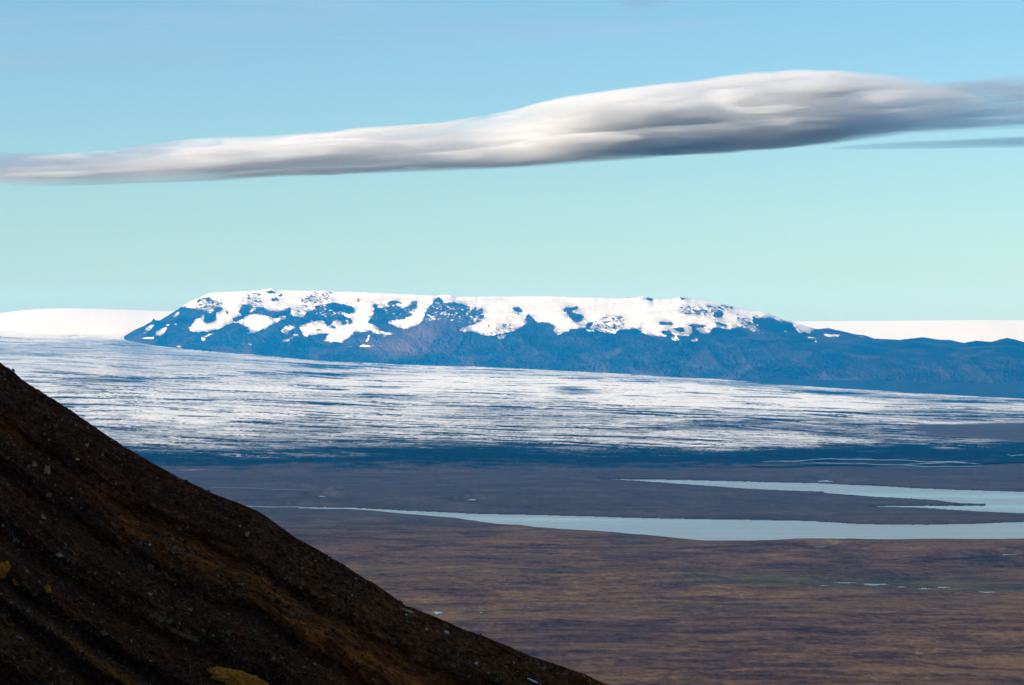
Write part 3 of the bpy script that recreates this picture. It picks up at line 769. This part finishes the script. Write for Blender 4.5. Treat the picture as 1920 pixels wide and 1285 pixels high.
def ngon(name, pts, z, mat, label, cat, grow=0.0, group=None):
    cx = sum(p[0] for p in pts) / len(pts); cy = sum(p[1] for p in pts) / len(pts)
    me = bpy.data.meshes.new(name)
    vs = []
    for (u, r) in pts:
        Y = gy(r, z); vs.append((colY(u, Y), Y, z))
    if mat is not MAT_LAKE:
        ox = sum(v[0] for v in vs) / len(vs); oy = sum(v[1] for v in vs) / len(vs)
    me.from_pydata(vs, [], [list(range(len(vs)))])
    me.update()
    if me.polygons[0].normal.z < 0: me.flip_normals()
    me.materials.append(mat)
    o = bpy.data.objects.new(name, me); C.objects.link(o)
    tag(o, label, cat, group, 'structure')
    return o

def widen(pts, k=3.0, kr=1.4):
    """push a lake outline outward so that its sheet runs under the banks"""
    a = 0
    n = len(pts)
    for i in range(n):
        a += pts[i][0] * pts[(i + 1) % n][1] - pts[(i + 1) % n][0] * pts[i][1]
    sgn = 1 if a > 0 else -1
    out = []
    for i in range(n):
        x0, y0 = pts[i - 1]; x1, y1 = pts[(i + 1) % n]
        tx, ty = x1 - x0, (y1 - y0)
        L = math.hypot(tx, ty) or 1
        nx, ny = ty / L * sgn, -tx / L * sgn
        out.append((pts[i][0] + nx * k, pts[i][1] + ny * kr))
    return out

ngon('lake', widen(LAKE_NEAR), 0.0, MAT_LAKE, 'nearer long milky lake lying straight across the plain', 'lake')
ngon('lake', widen(LAKE_FAR, 2, 1.0), 0.1, MAT_LAKE, 'farther milky lake split by a dark pointed spit', 'lake')
for lab, p in pond_polys:
    ngon('pond', p, 0.9, MAT_TURQ if 'turquoise' in lab else MAT_POND, lab, 'pond', group='ponds on the plain')
for lab, p in stream_polys:
    ngon('stream', p, 0.9, MAT_POND, lab, 'stream', group='meltwater streams on the plain')

# ------------------------------------------------------------------ foreground slope
SIL = [(-700, 190), (-400, 390), (-200, 535), (0, 680), (24, 697), (50, 718), (97, 748), (140, 775), (195, 812), (250, 848), (300, 878), (330, 893), (370, 912), (400, 926), (450, 945), (485, 960),
       (520, 984), (560, 1012), (600, 1034), (640, 1057), (700, 1095), (760, 1135), (800, 1152), (850, 1172), (900, 1191), (960, 1216), (1000, 1233), (1060, 1252), (1100, 1267), (1150, 1287),
       (1300, 1345), (1600, 1470), (2000, 1640), (2400, 1820)]
YC = 200.0
HS = YC / 620.0
def gauss(q, c, w): return np.exp(-((q - c) / w) ** 2)

def hill_field(U, Q):
    """distance of the slope's surface below its crest; U photograph column, Q rows below the crest"""
    q = Q + 16 * fbm(U / 260., Q / 300., 3, 501) + 5 * fbm(U / 60., Q / 60., 3, 502)
    Y = YC - 0.22 * HS * Q
    g = 0.0
    # gullies (positive = cut back) and ribs running down the slope
    along = 0.5 + 0.5 * fbm(U / 300., q / 120., 3, 510)
    env = sstep(8, 60, Q)
    for c, w, a in ((78, 26, -3.0), (112, 14, 2.6), (150, 30, -2.0), (205, 22, 4.0), (262, 34, -3.6), (318, 20, 3.6), (368, 36, -3.4), (402, 16, 5.5), (437, 16, -5.0), (470, 28, 4.5), (540, 50, -4.5), (610, 30, 4)):
        g = g + a * gauss(q, c + 10 * fbm(U / 200., U * 0 + c, 2, int(c)), w) * (0.55 + 0.9 * along)
    g = 1.9 * g * env
    g = g + env * (4.6 * fbm(U / 80., q / 34., 6, 520, 0.58) + 2.8 * fbm(U / 28., q / 16., 6, 530, 0.68))
    g = g + sstep(0, 14, Q) * 0.35 * fbm(U / 5., q / 4., 4, 540, 0.65)
    return Y + g * HS, q

def build_hillside():
    M = Mat('volcanic_scree')
    at = M.attr('qcoord'); v = at.outputs['Vector']
    och = M.attr('ochre').outputs['Fac']
    mossy = M.attr('moss').outputs['Fac']
    grit = M.noise(M.coord((0.8 / HS, 0.8 / HS, 0.8 / HS)), 1.0, 6, 0.75)
    streak = M.noise(M.coord((1 / 60., 1 / 14., 0), src=v), 1.0, 9, 0.75, 0.8)
    base = M.ramp(M.math('ADD', M.math('MULTIPLY', grit, 0.6), M.math('MULTIPLY', streak, 0.4)),
                  [(0.38, (0.016, 0.0030, 0.0008)), (0.50, (0.065, 0.015, 0.004)), (0.58, (0.130, 0.045, 0.018)), (0.70, (0.30, 0.15, 0.08))])
    ocol = M.ramp(M.math('ADD', M.math('MULTIPLY', grit, 0.4), M.math('MULTIPLY', streak, 0.6)), [(0.36, (0.06, 0.012, 0.002)), (0.5, (0.24, 0.052, 0.008)), (0.64, (0.52, 0.14, 0.02))])
    f = M.math('MULTIPLY', och, M.mr(streak, 0.34, 0.56), clamp=True)
    col = M.mix(f, base, ocol)
    col = M.mix(M.math('MULTIPLY', mossy, M.mr(grit, 0.45, 0.6), clamp=True), col, M.ramp(grit, [(0.4, (0.05, 0.016, 0.003)), (0.7, (0.34, 0.15, 0.025))]))
    M.color(col)
    M.b.inputs['Roughness'].default_value = 0.95
    M.bump(grit, 0.8, 0.5 * HS)
    us = np.concatenate([np.arange(-700, -60, 8.0), np.arange(-60, 1300, 1.5), np.arange(1300, 2400, 10.0)])
    qs = np.concatenate([np.arange(0, 40, 1.2), np.arange(40, 620, 1.9), np.arange(620, 1200, 14.0)])
    U, Q = np.meshgrid(us, qs)
    sil = interp(SIL, U) 
    sil = sil + (2.4 * fbm(U / 26., U * 0, 5, 600, 0.65) + 1.3 * np.abs(fbm(U / 3.0, U * 0, 3, 603)) * -1.4) * sstep(60, 0, Q)
    Y, q = hill_field(U, Q)
    row = sil + Q
    X = colY(U, Y); Z = H - (row - R0) / F * Y
    # keep the far side going down behind the crest
    nb = 14
    k = (np.linspace(1, nb, nb)[:, None] / nb)
    Xb = X[0][None] * (1 + 0.15 * k); Yb = Y[0][None] + (160 * k ** 1.2) * HS; Zb = Z[0][None] - (1.0 * k + 120 * k ** 1.3) * HS
    Zlim = H + (Z[0] - H)[None] / Y[0][None] * Yb - 0.4
    Zb = np.minimum(Zb, Zlim)
    och = (1.4 * gauss(q, 132, 30) * sstep(120, 330, U) + 0.9 * gauss(q, 178, 28) * sstep(420, 560, U) * sstep(1000, 800, U)
           + 1.0 * gauss(q, 112, 20) * sstep(95, 20, U) + 0.15 * gauss(q, 30, 14) * sstep(560, 700, U)
           + 0.6 * gauss(q, 437, 13) * sstep(60, 130, U) * sstep(330, 230, U) + 0.12 * gauss(q, 68, 22) * sstep(500, 700, U) + 0.15 * gauss(q, 240, 40) * sstep(560, 700, U))
    moss = (0.9 * gauss(q, 436, 9) + 0.3 * gauss(q, 528, 60) * sstep(160, 40, U) + 0.35 * gauss(q, 55, 40) * sstep(420, 620, U)
            + 0.8 * np.exp(-(((U - 300) / 22.) ** 2 + ((row - 1160) / 24.) ** 2)))
    V = np.stack([np.vstack([Xb[::-1], X]), np.vstack([Yb[::-1], Y]), np.vstack([Zb[::-1], Z])], -1)
    z0 = np.zeros_like(Xb)
    qv = np.stack([U, q, q * 0], -1); qb = np.stack([np.repeat(us[None], nb, 0), z0, z0], -1)
    o = mesh_obj('hillside', V.reshape(-1, 3), grid_quads(len(qs) + nb, len(us)), M.m, True,
                 {'ochre': np.vstack([z0, np.clip(och, 0, 1)]).ravel(), 'moss': np.vstack([z0, np.clip(moss, 0, 1)]).ravel(), 'qcoord': np.vstack([qb, qv]).reshape(-1, 3)})
    tag(o, 'steep dark scree slope with rusty ochre stripes falling to the right', 'slope', kind='structure')

build_hillside()

def hill_point(u, q):
    U = np.array([float(u)]); Q = np.array([float(q)])
    Y, _ = hill_field(U, Q)
    row = interp(SIL, U) + Q
    return np.array([float(colY(U, Y)[0]), float(Y[0]), float((H - (row - R0) / F * Y)[0])])

def build_scree():
    r = np.random.RandomState(7)
    N = 150000
    U = r.uniform(-60, 1260, N * 3); Q = r.uniform(0.5, 600, N * 3)
    w = 0.35 + 0.65 * sstep(-0.1, 0.35, fbm(U / 130., Q / 22., 4, 701))
    keep = (r.rand(N * 3) < w) & (interp(SIL, U) + Q < 1330)
    U = U[keep][:N]; Q = Q[keep][:N]; N = len(U)
    Y, q = hill_field(U, Q)
    row = interp(SIL, U) + Q
    P = np.stack([colY(U, Y), Y, H - (row - R0) / F * Y], -1)
    size = 0.050 * (r.pareto(2.6, N) + 0.9); size = np.clip(size, 0.05, 0.75)
    big = r.rand(N) < 0.007; size = np.where(big, r.uniform(0.16, 0.50, N), size) * HS
    base = np.array([[1, 0, 0], [-1, 0, 0], [0, 1, 0], [0, -1, 0], [0, 0, 1], [0, 0, -1]], float)
    tri = np.array([[0, 2, 4], [2, 1, 4], [1, 3, 4], [3, 0, 4], [2, 0, 5], [1, 2, 5], [3, 1, 5], [0, 3, 5]])
    B = base[None] * (0.7 + 0.6 * r.rand(N, 6, 1)) * np.array([1.25, 1.0, 0.75])
    A = r.normal(size=(N, 3, 3)); Qm, _ = np.linalg.qr(A)
    V = np.einsum('nij,nkj->nki', Qm, B) * size[:, None, None] + P[:, None]
    T = (tri[None] + 6 * np.arange(N)[:, None, None]).reshape(-1, 3)
    M = Mat('scree_stones')
    tn = M.attr('tone').outputs['Fac']
    M.color(M.ramp(tn, [(0.0, (0.014, 0.005, 0.002)), (0.6, (0.055, 0.024, 0.012)), (0.90, (0.12, 0.065, 0.040)), (1.0, (0.27, 0.175, 0.115))]))
    o = mesh_obj('scree', V.reshape(-1, 3), None, M.m, False, {'tone': np.repeat(r.rand(N), 6)}, tris=T)
    tag(o, 'loose dark stones strewn all over the steep slope', 'scree', kind='stuff')

build_scree()

# ------------------------------------------------------------------ single things on the slope
def rock_mat(name, lo, hi):
    M = Mat(name)
    n = M.noise(M.coord((1.6 / HS, 1.6 / HS, 1.6 / HS)), 1.0, 7, 0.7)
    M.color(M.ramp(n, [(0.35, lo), (0.65, hi)])); M.bump(n, 0.6, 0.25 * HS)
    return M.m
MAT_TAN = rock_mat('tan_rock', (0.20, 0.09, 0.035), (0.58, 0.32, 0.13))
MAT_PALE = rock_mat('pale_rock', (0.28, 0.23, 0.19), (0.60, 0.54, 0.46))
MAT_GOLD = rock_mat('golden_tuff', (0.22, 0.055, 0.006), (0.78, 0.30, 0.03))
MAT_GREY = rock_mat('grey_rock', (0.07, 0.06, 0.055), (0.20, 0.17, 0.15))
MAT_SNOW = rock_mat('old_snow', (0.62, 0.62, 0.62), (0.84, 0.84, 0.84))

def boulder(name, u, row, wx, wy, wz, mat, label, cat, seed, tilt=0.0, sharp=0.5, lift=0.3, n1=30, n2=46):
    q = row - float(interp(SIL, np.array([float(u)]))[0])
    p = hill_point(u, max(q, 0.0))
    th = np.linspace(0.02, math.pi - 0.02, n1)[:, None]; ph = np.linspace(0, 2 * math.pi, n2, endpoint=False)[None]
    D = np.stack([np.sin(th) * np.cos(ph), np.sin(th) * np.sin(ph), np.cos(th) * np.ones_like(ph)], -1)
    rr = 1 + sharp * 0.55 * fbm(D[..., 0] * 1.7 + seed + D[..., 2] * 0.8, D[..., 1] * 1.7 + D[..., 2] * 1.3, 4, seed) + 0.22 * sharp * fbm(D[..., 0] * 6 + seed, D[..., 1] * 6 + D[..., 2] * 5, 3, seed + 3) + (0.20 * fbm(D[..., 0] * 22, D[..., 1] * 22 + D[..., 2] * 19, 4, seed + 8, 0.7) if n1 > 60 else 0)
    wx, wy, wz = wx * HS, wy * HS, wz * HS
    V = D * rr[..., None] * np.array([wx, wy, wz])
    c, s = math.cos(tilt), math.sin(tilt)
    x = V[..., 0] * c + V[..., 2] * s; z = -V[..., 0] * s + V[..., 2] * c
    V = np.stack([x, V[..., 1], z + lift * wz], -1)
    i = np.arange(n1 - 1)[:, None]; j = np.arange(n2)[None]
    a = i * n2 + j; b = i * n2 + (j + 1) % n2
    Qd = np.stack([a, a + n2, b + n2, b], -1).reshape(-1, 4)
    o = mesh_obj(name, V.reshape(-1, 3), Qd, mat, False)
    o.location = p
    tag(o, label, cat)
    return o

boulder('rock_slab', 766, 1147, 1.35, 0.8, 0.30, MAT_TAN, 'long tan slab lying on the slope just below its skyline', 'rock', 11, 0.35, 0.5)
boulder('boulder', 762, 1153, 0.25, 0.25, 0.18, MAT_PALE, 'small pale stone directly below the long tan slab', 'rock', 12)
boulder('boulder', 838, 1187, 0.55, 0.4, 0.33, MAT_PALE, 'pale blocky stone on the lower slope near the skyline, largest of the pale ones', 'rock', 13, 0.3, 0.8)
boulder('boulder', 800, 1181, 0.28, 0.3, 0.24, MAT_PALE, 'small rounded pale stone left of the pale blocky stone', 'rock', 14)
boulder('boulder', 1019, 1255, 0.75, 0.5, 0.36, MAT_GREY, 'angular grey-brown boulder low on the slope near its right end', 'rock', 15, -0.4, 0.9)
boulder('boulder', 893, 1245, 0.35, 0.35, 0.30, MAT_PALE, 'whitish stone beside a rusty patch low on the slope', 'rock', 16)
boulder('boulder', 24, 696, 0.40, 0.4, 0.45, MAT_GREY, 'dark stone standing up on the skyline at the top left', 'rock', 17, 0, 0.7)
boulder('boulder', 145, 862, 0.45, 0.4, 0.30, MAT_TAN, 'tan stone high on the slope below the upper skyline', 'rock', 18, 0.3)
boulder('boulder', 281, 1022, 0.28, 0.25, 0.22, MAT_PALE, 'small bright stone in the middle of the dark slope', 'rock', 19)
boulder('rock_outcrop', 9, 1072, 0.9, 1.0, 1.35, MAT_GOLD, 'golden jagged outcrop at the left edge of the slope, tallest of three', 'rock', 21, 0.2, 1.1, 0.3, 80, 120)
boulder('rock_outcrop', 33, 1092, 0.75, 0.8, 0.75, MAT_GOLD, 'small golden outcrop just right of the tallest jagged one', 'rock', 22, -0.3, 1.1, 0.3, 80, 120)
boulder('rock_outcrop', 90, 1108, 0.45, 0.6, 0.75, MAT_GOLD, 'narrow orange outcrop standing apart at the end of the golden ones', 'rock', 23, -0.2, 1.1, 0.3, 80, 120)
boulder('rock_outcrop', 88, 887, 0.6, 0.7, 1.0, MAT_TAN, 'small yellowish outcrop below the rusty red band at top left', 'rock', 24, 0.1, 1.0, 0.3, 80, 120)
boulder('rock_outcrop', 64, 873, 0.5, 0.6, 0.6, MAT_TAN, 'low yellowish outcrop at the foot of the rusty red band', 'rock', 25, 0.1, 1.0, 0.3, 80, 120)
boulder('mound', 450, 1281, 5.2, 4.0, 1.9, MAT_GOLD, 'sunlit golden mound of tuff at the bottom edge of the slope', 'mound', 26, 0.22, 0.7, 0.1, 110, 200)
boulder('snow_patch', 1003, 1279, 1.7, 0.5, 0.16, MAT_SNOW, 'thin white sliver of old snow low on the slope', 'snow', 27, 0.42, 0.4)

# dry grass tufts: thin blades fanning out of a low cushion
def tuft(u, row, rad, hgt, n, label, seed):
    r = np.random.RandomState(seed)
    q = row - float(interp(SIL, np.array([float(u)]))[0])
    p = hill_point(u, q)
    vs, ts = [], []
    rad *= HS; hgt *= HS
    for i in range(n):
        a = r.uniform(0, 2 * math.pi); d = rad * math.sqrt(r.rand())
        b = np.array([math.cos(a) * d * 1.2, math.sin(a) * d, -0.5 * math.cos(a) * d])
        h = hgt * r.uniform(0.5, 1.1)
        lean = np.array([r.normal(0, 0.25), r.normal(0, 0.25), 1.0]) * h
        s = r.uniform(0, math.pi); w = np.array([math.cos(s), math.sin(s), 0]) * 0.05 * HS
        k = len(vs)
        vs += [b - w, b + w, b + lean * 0.6 + w * 0.6, b + lean + np.array([0.12, 0, -0.05]) * HS]
        ts += [(k, k + 1, k + 2), (k, k + 2, k + 3)]
    M = Mat('dry_grass')
    nn = M.noise(M.coord((2 / HS, 2 / HS, 2 / HS)), 1.0, 4, 0.6)
    M.color(M.ramp(nn, [(0.3, (0.05, 0.028, 0.008)), (0.7, (0.30, 0.17, 0.05))]))
    o = mesh_obj('grass_tuft', np.array(vs), None, M.m, False, tris=np.array(ts))
    o.location = p
    tag(o, label, 'grass')
tuft(300, 1160, 2.4, 1.1, 420, 'dry yellow grass clump in the middle of the dark slope', 5)
tuft(345, 1192, 2.6, 0.8, 380, 'grey dry grass clump lower right of the yellow clump', 6)

# ------------------------------------------------------------------ clouds
def cloud(name, top, bot, Y0, half, dens, col, label, seed, ux=2200., erode=2.2, soft=0.30, margin=6.0, layers=1.0, step=1.0, core=0.72, fade=None, aniso=0.38, absorb=False):
    """a lens of droplets: a closed hull holding a volume whose density thins towards the lens outline and is cut by streaks"""
    u0 = min(top[0][0], bot[0][0]); u1 = max(top[-1][0], bot[-1][0])
    k = Y0 / F
    fade = fade or [(u0, 1.0), (u1, 1.0)]
    zt = lambda u: H - (interp(top, u) - R0) * k
    zb = lambda u: H - (interp(bot, u) - R0) * k
    us = np.linspace(u0, u1, 120)
    T, B = zt(us), zb(us)
    zmin, zmax = float(B.min()) - 5, float(T.max()) + 5
    # hull
    nt = 40
    th = np.linspace(0, 2 * math.pi, nt, endpoint=False)
    U, TH = np.meshgrid(us, th)
    mid = (T + B) / 2; hh = (T - B) / 2 + margin * k
    hmax = hh.max()
    D = half * np.sqrt(np.clip(hh / hmax, 0.02, 1)) * 1.06
    X = (U - 960) * k; Z = mid[None] + hh[None] * np.sin(TH) * 1.03; Y = Y0 - D[None] * np.cos(TH)
    V = np.stack([X, Y, Z], -1).reshape(-1, 3)
    nc = len(us); i = np.arange(nt)[:, None]; j = np.arange(nc - 1)[None]
    a = i * nc + j; c = ((i + 1) % nt) * nc + j
    Qd = np.stack([a, c, c + 1, a + 1], -1).reshape(-1, 4)
    e0 = V.reshape(nt, nc, 3)[:, 0].mean(0); e1 = V.reshape(nt, nc, 3)[:, -1].mean(0)
    kk = len(V); V = np.vstack([V, e0, e1]); ii = np.arange(nt)
    cap0 = np.stack([ii * nc, np.full(nt, kk), ((ii + 1) % nt) * nc], -1)
    cap1 = np.stack([ii * nc + nc - 1, ((ii + 1) % nt) * nc + nc - 1, np.full(nt, kk + 1)], -1)
    tris = np.vstack([Qd[:, [0, 1, 2]], Qd[:, [0, 2, 3]], cap0, cap1])[:, ::-1]
    # density
    M = Mat(name); n = M.n; l = M.l
    n.remove(M.b)
    tc = M.node('ShaderNodeTexCoord'); sep = M.node('ShaderNodeSeparateXYZ'); l.new(tc.outputs['Object'], sep.inputs[0])
    x, y, z = sep.outputs
    un = M.mr(x, (u0 - 960) * k, (u1 - 960) * k)
    def curve(pts_u, vals):
        fc = M.node('ShaderNodeFloatCurve'); cu = fc.mapping.curves[0]
        P = [((a - u0) / (u1 - u0), (b - zmin) / (zmax - zmin)) for a, b in zip(pts_u, vals)]
        while len(cu.points) < len(P): cu.points.new(0.5, 0.5)
        for q, p in zip(cu.points, P): q.location = p; q.handle_type = 'AUTO'
        fc.mapping.update(); l.new(un, fc.inputs['Value'])
        return M.math('MULTIPLY_ADD', fc.outputs[0], zmax - zmin, zmin)
    zt_n = curve([p[0] for p in top], [H - (p[1] - R0) * k for p in top])
    zb_n = curve([p[0] for p in bot], [H - (p[1] - R0) * k for p in bot])
    h_n = M.math('MAXIMUM', M.math('SUBTRACT', zt_n, zb_n), 6.0)
    v = M.math('DIVIDE', M.math('SUBTRACT', z, zb_n), h_n)
    Dn = M.math('MULTIPLY', M.math('SQRT', M.math('DIVIDE', h_n, 2 * hmax, clamp=True)), half)
    w = M.math('DIVIDE', M.math('SUBTRACT', y, Y0), Dn)
    cm = M.node('ShaderNodeCombineXYZ'); l.new(M.math('DIVIDE', x, ux), cm.inputs[0]); l.new(M.math('ADD', M.math('MULTIPLY', v, 3.0), M.math('DIVIDE', z, 420.0)), cm.inputs[2])
    l.new(M.math('ADD', M.math('DIVIDE', y, 2400.0), float(seed)), cm.inputs[1])
    cv = M.node('ShaderNodeCombineXYZ'); l.new(M.math('DIVIDE', x, ux * 3.0), cv.inputs[0]); l.new(M.math('MULTIPLY', v, 3.4), cv.inputs[2])
    l.new(M.math('ADD', M.math('MULTIPLY', w, 0.5), seed * 1.7), cv.inputs[1])
    n1 = M.noise(cm.outputs[0], 1.0, 7, 0.62, 0.35)
    n2 = M.noise(cv.outputs[0], 1.0, 3, 0.5, 0.3)
    vv = M.math('SUBTRACT', M.math('MULTIPLY', v, 2.0), 1.0)
    r2 = M.math('ADD', M.math('POWER', M.math('ABSOLUTE', vv), 2.4), M.math('MULTIPLY', w, w))
    e = M.math('SUBTRACT', 1.0, r2)
    er = M.math('ADD', M.math('MULTIPLY', M.math('SUBTRACT', n1, 0.58), erode), M.math('MULTIPLY', M.math('SUBTRACT', n2, 0.55), layers * 6.0))
    # the outline itself is eroded less than the belly
    va = M.math('ABSOLUTE', vv)
    room = M.math('MAXIMUM', M.math('SUBTRACT', 1.0, M.math('POWER', va, 2.4)), 0.0)
    er = M.math('MINIMUM', M.math('MAXIMUM', er, M.math('MULTIPLY', room, -core)), 0.3)
    er = M.math('MULTIPLY', er, M.mr(va, 0.75, 1.0, 1.0, 0.15))
    along = M.node('ShaderNodeFloatCurve'); cu = along.mapping.curves[0]
    while len(cu.points) < len(fade): cu.points.new(0.5, 0.5)
    for q, p in zip(cu.points, fade): q.location = ((p[0] - u0) / (u1 - u0), p[1]); q.handle_type = 'AUTO'
    along.mapping.update(); l.new(un, along.inputs['Value'])
    d = M.math('MULTIPLY', M.mr(M.math('ADD', e, er), 0.0, soft, 0, 1, True), M.math('MULTIPLY', along.outputs[0], dens))
    vol = M.node('ShaderNodeVolumePrincipled')
    vol.inputs['Color'].default_value = (*col, 1); vol.inputs['Absorption Color'].default_value = (0, 0, 0, 1) if absorb else (1, 1, 1, 1)
    l.new(d, vol.inputs['Density']); vol.inputs['Anisotropy'].default_value = aniso
    l.new(vol.outputs[0], M.out.inputs['Volume'])
    M.m.cycles.volume_step_rate = step
    o = mesh_obj('cloud', V, None, M.m, True, tris=tris)
    tag(o, label, 'cloud')
    return o

CLOUD_Y = 60000.0
TOPM = [(-60, 318), (0, 306), (30, 296), (130, 291), (200, 284), (300, 269), (400, 258), (500, 255), (600, 248), (700, 243), (800, 236), (860, 228), (950, 212), (1040, 190), (1120, 178),
        (1220, 165), (1300, 155), (1380, 142), (1450, 137), (1520, 136), (1600, 139), (1700, 145), (1760, 156), (1800, 172), (1850, 200)]
BOTM = [(-60, 330), (0, 346), (60, 350), (100, 350), (250, 345), (400, 340), (500, 333), (640, 328), (800, 322), (960, 316), (1100, 306), (1200, 299), (1300, 290), (1400, 285), (1500, 277), (1600, 266), (1700, 252),
        (1760, 238), (1800, 228), (1850, 202)]
cloud('bright_cloud', TOPM, BOTM, CLOUD_Y, 3400., 0.0075, (0.88, 0.89, 0.92), 'huge long lens-shaped cloud, cream on top and grey beneath', 3, layers=1.0, erode=3.4, soft=0.5, core=0.76, step=0.2,
      fade=[(-60, 0.15), (60, 0.4), (250, 0.8), (600, 1.0), (1000, 1.0), (1500, 1.0), (1620, 0.6), (1720, 0.18), (1850, 0.03)])
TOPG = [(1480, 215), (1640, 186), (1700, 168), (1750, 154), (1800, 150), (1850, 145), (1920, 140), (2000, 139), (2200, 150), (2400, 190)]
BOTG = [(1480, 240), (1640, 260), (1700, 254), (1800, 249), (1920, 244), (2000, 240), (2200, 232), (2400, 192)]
cloud('shade_grey_cloud', TOPG, BOTG, CLOUD_Y - 400, 1900., 0.0016, (0.70, 0.79, 0.88), 'flat cloud with its blue-grey shade coloured in, at the right edge behind the end of the lens cloud', 8, ux=1800., soft=0.5, erode=1.8, layers=0.5, step=0.3, absorb=True)  # shaded look put into the droplet colour and absorption
TOPS = [(1560, 278.0), (1650, 272), (1750, 268), (1850, 263), (1920, 260), (2050, 257), (2200, 262)]
BOTS = [(1560, 279.2), (1650, 277), (1750, 275), (1850, 272.5), (1920, 272), (2050, 269), (2200, 263)]
cloud('streak_cloud', TOPS, BOTS, CLOUD_Y + 900, 2200., 0.0006, (0.55, 0.70, 0.84), 'thin blue streak of cloud below the grey cloud at right', 15, ux=2200., erode=0.9, layers=0.4, margin=1.0, step=0.4, absorb=True)
TOPW = [(1150, -3), (1200, -14), (1260, -4)]
BOTW = [(1150, 0), (1175, 6), (1200, 11), (1235, 7), (1260, -2)]
cloud('wisp_cloud', TOPW, BOTW, CLOUD_Y, 1800., 0.0004, (0.50, 0.66, 0.80), 'small faint wisp of cloud at the very top of the sky', 21, ux=700., margin=1.0, absorb=True)
TOPF = [(-60, 284), (0, 287), (60, 286), (140, 287), (260, 274), (420, 262)]
BOTF = [(-60, 330), (0, 328), (60, 320), (140, 312), (260, 300), (420, 274)]
cloud('ragged_cloud', TOPF, BOTF, CLOUD_Y - 300, 1200., 0.0012, (0.60, 0.70, 0.82), 'ragged grey shred of cloud at the left tip of the lens cloud', 27, ux=500., margin=1.0, erode=3.0, layers=0.5, core=1.1, step=0.4, absorb=True)
TOPV = [(-400, 30), (300, 0), (900, 10), (1400, 30)]
BOTV = [(-400, 140), (200, 130), (800, 100), (1400, 40)]
cloud('veil_cloud', TOPV, BOTV, CLOUD_Y + 3000, 4000., 0.00007, (0.92, 0.95, 0.97), 'faint high veil of cloud across the upper left sky', 33, ux=5000., margin=1.0, erode=2.6, layers=0.9, core=1.0, soft=1.0)

# ------------------------------------------------------------------ haze
def build_haze():
    x0, x1, y0, y1, z0, z1 = -14000., 14000., -1500., 51500., -620., 1040.
    v = [(x0, y0, z0), (x1, y0, z0), (x1, y1, z0), (x0, y1, z0), (x0, y0, z1), (x1, y0, z1), (x1, y1, z1), (x0, y1, z1)]
    f = [(0, 3, 2, 1), (4, 5, 6, 7), (0, 1, 5, 4), (1, 2, 6, 5), (2, 3, 7, 6), (3, 0, 4, 7)]
    m = bpy.data.materials.new('haze_air'); m.use_nodes = True
    n = m.node_tree.nodes; l = m.node_tree.links
    n.remove(n['Principled BSDF'])
    p = n.new('ShaderNodeVolumePrincipled')
    p.inputs['Color'].default_value = (0.010, 0.37, 1.0, 1)
    p.inputs['Absorption Color'].default_value = (1, 1, 1, 1)
    p.inputs['Density'].default_value = 2.0e-5
    p.inputs['Anisotropy'].default_value = 0.0
    l.new(p.outputs[0], n['Material Output'].inputs['Volume'])
    m.cycles.homogeneous_volume = True
    o = mesh_obj('haze', np.array(v), np.array(f), m, False)
    tag(o, kind='stuff')
build_haze()
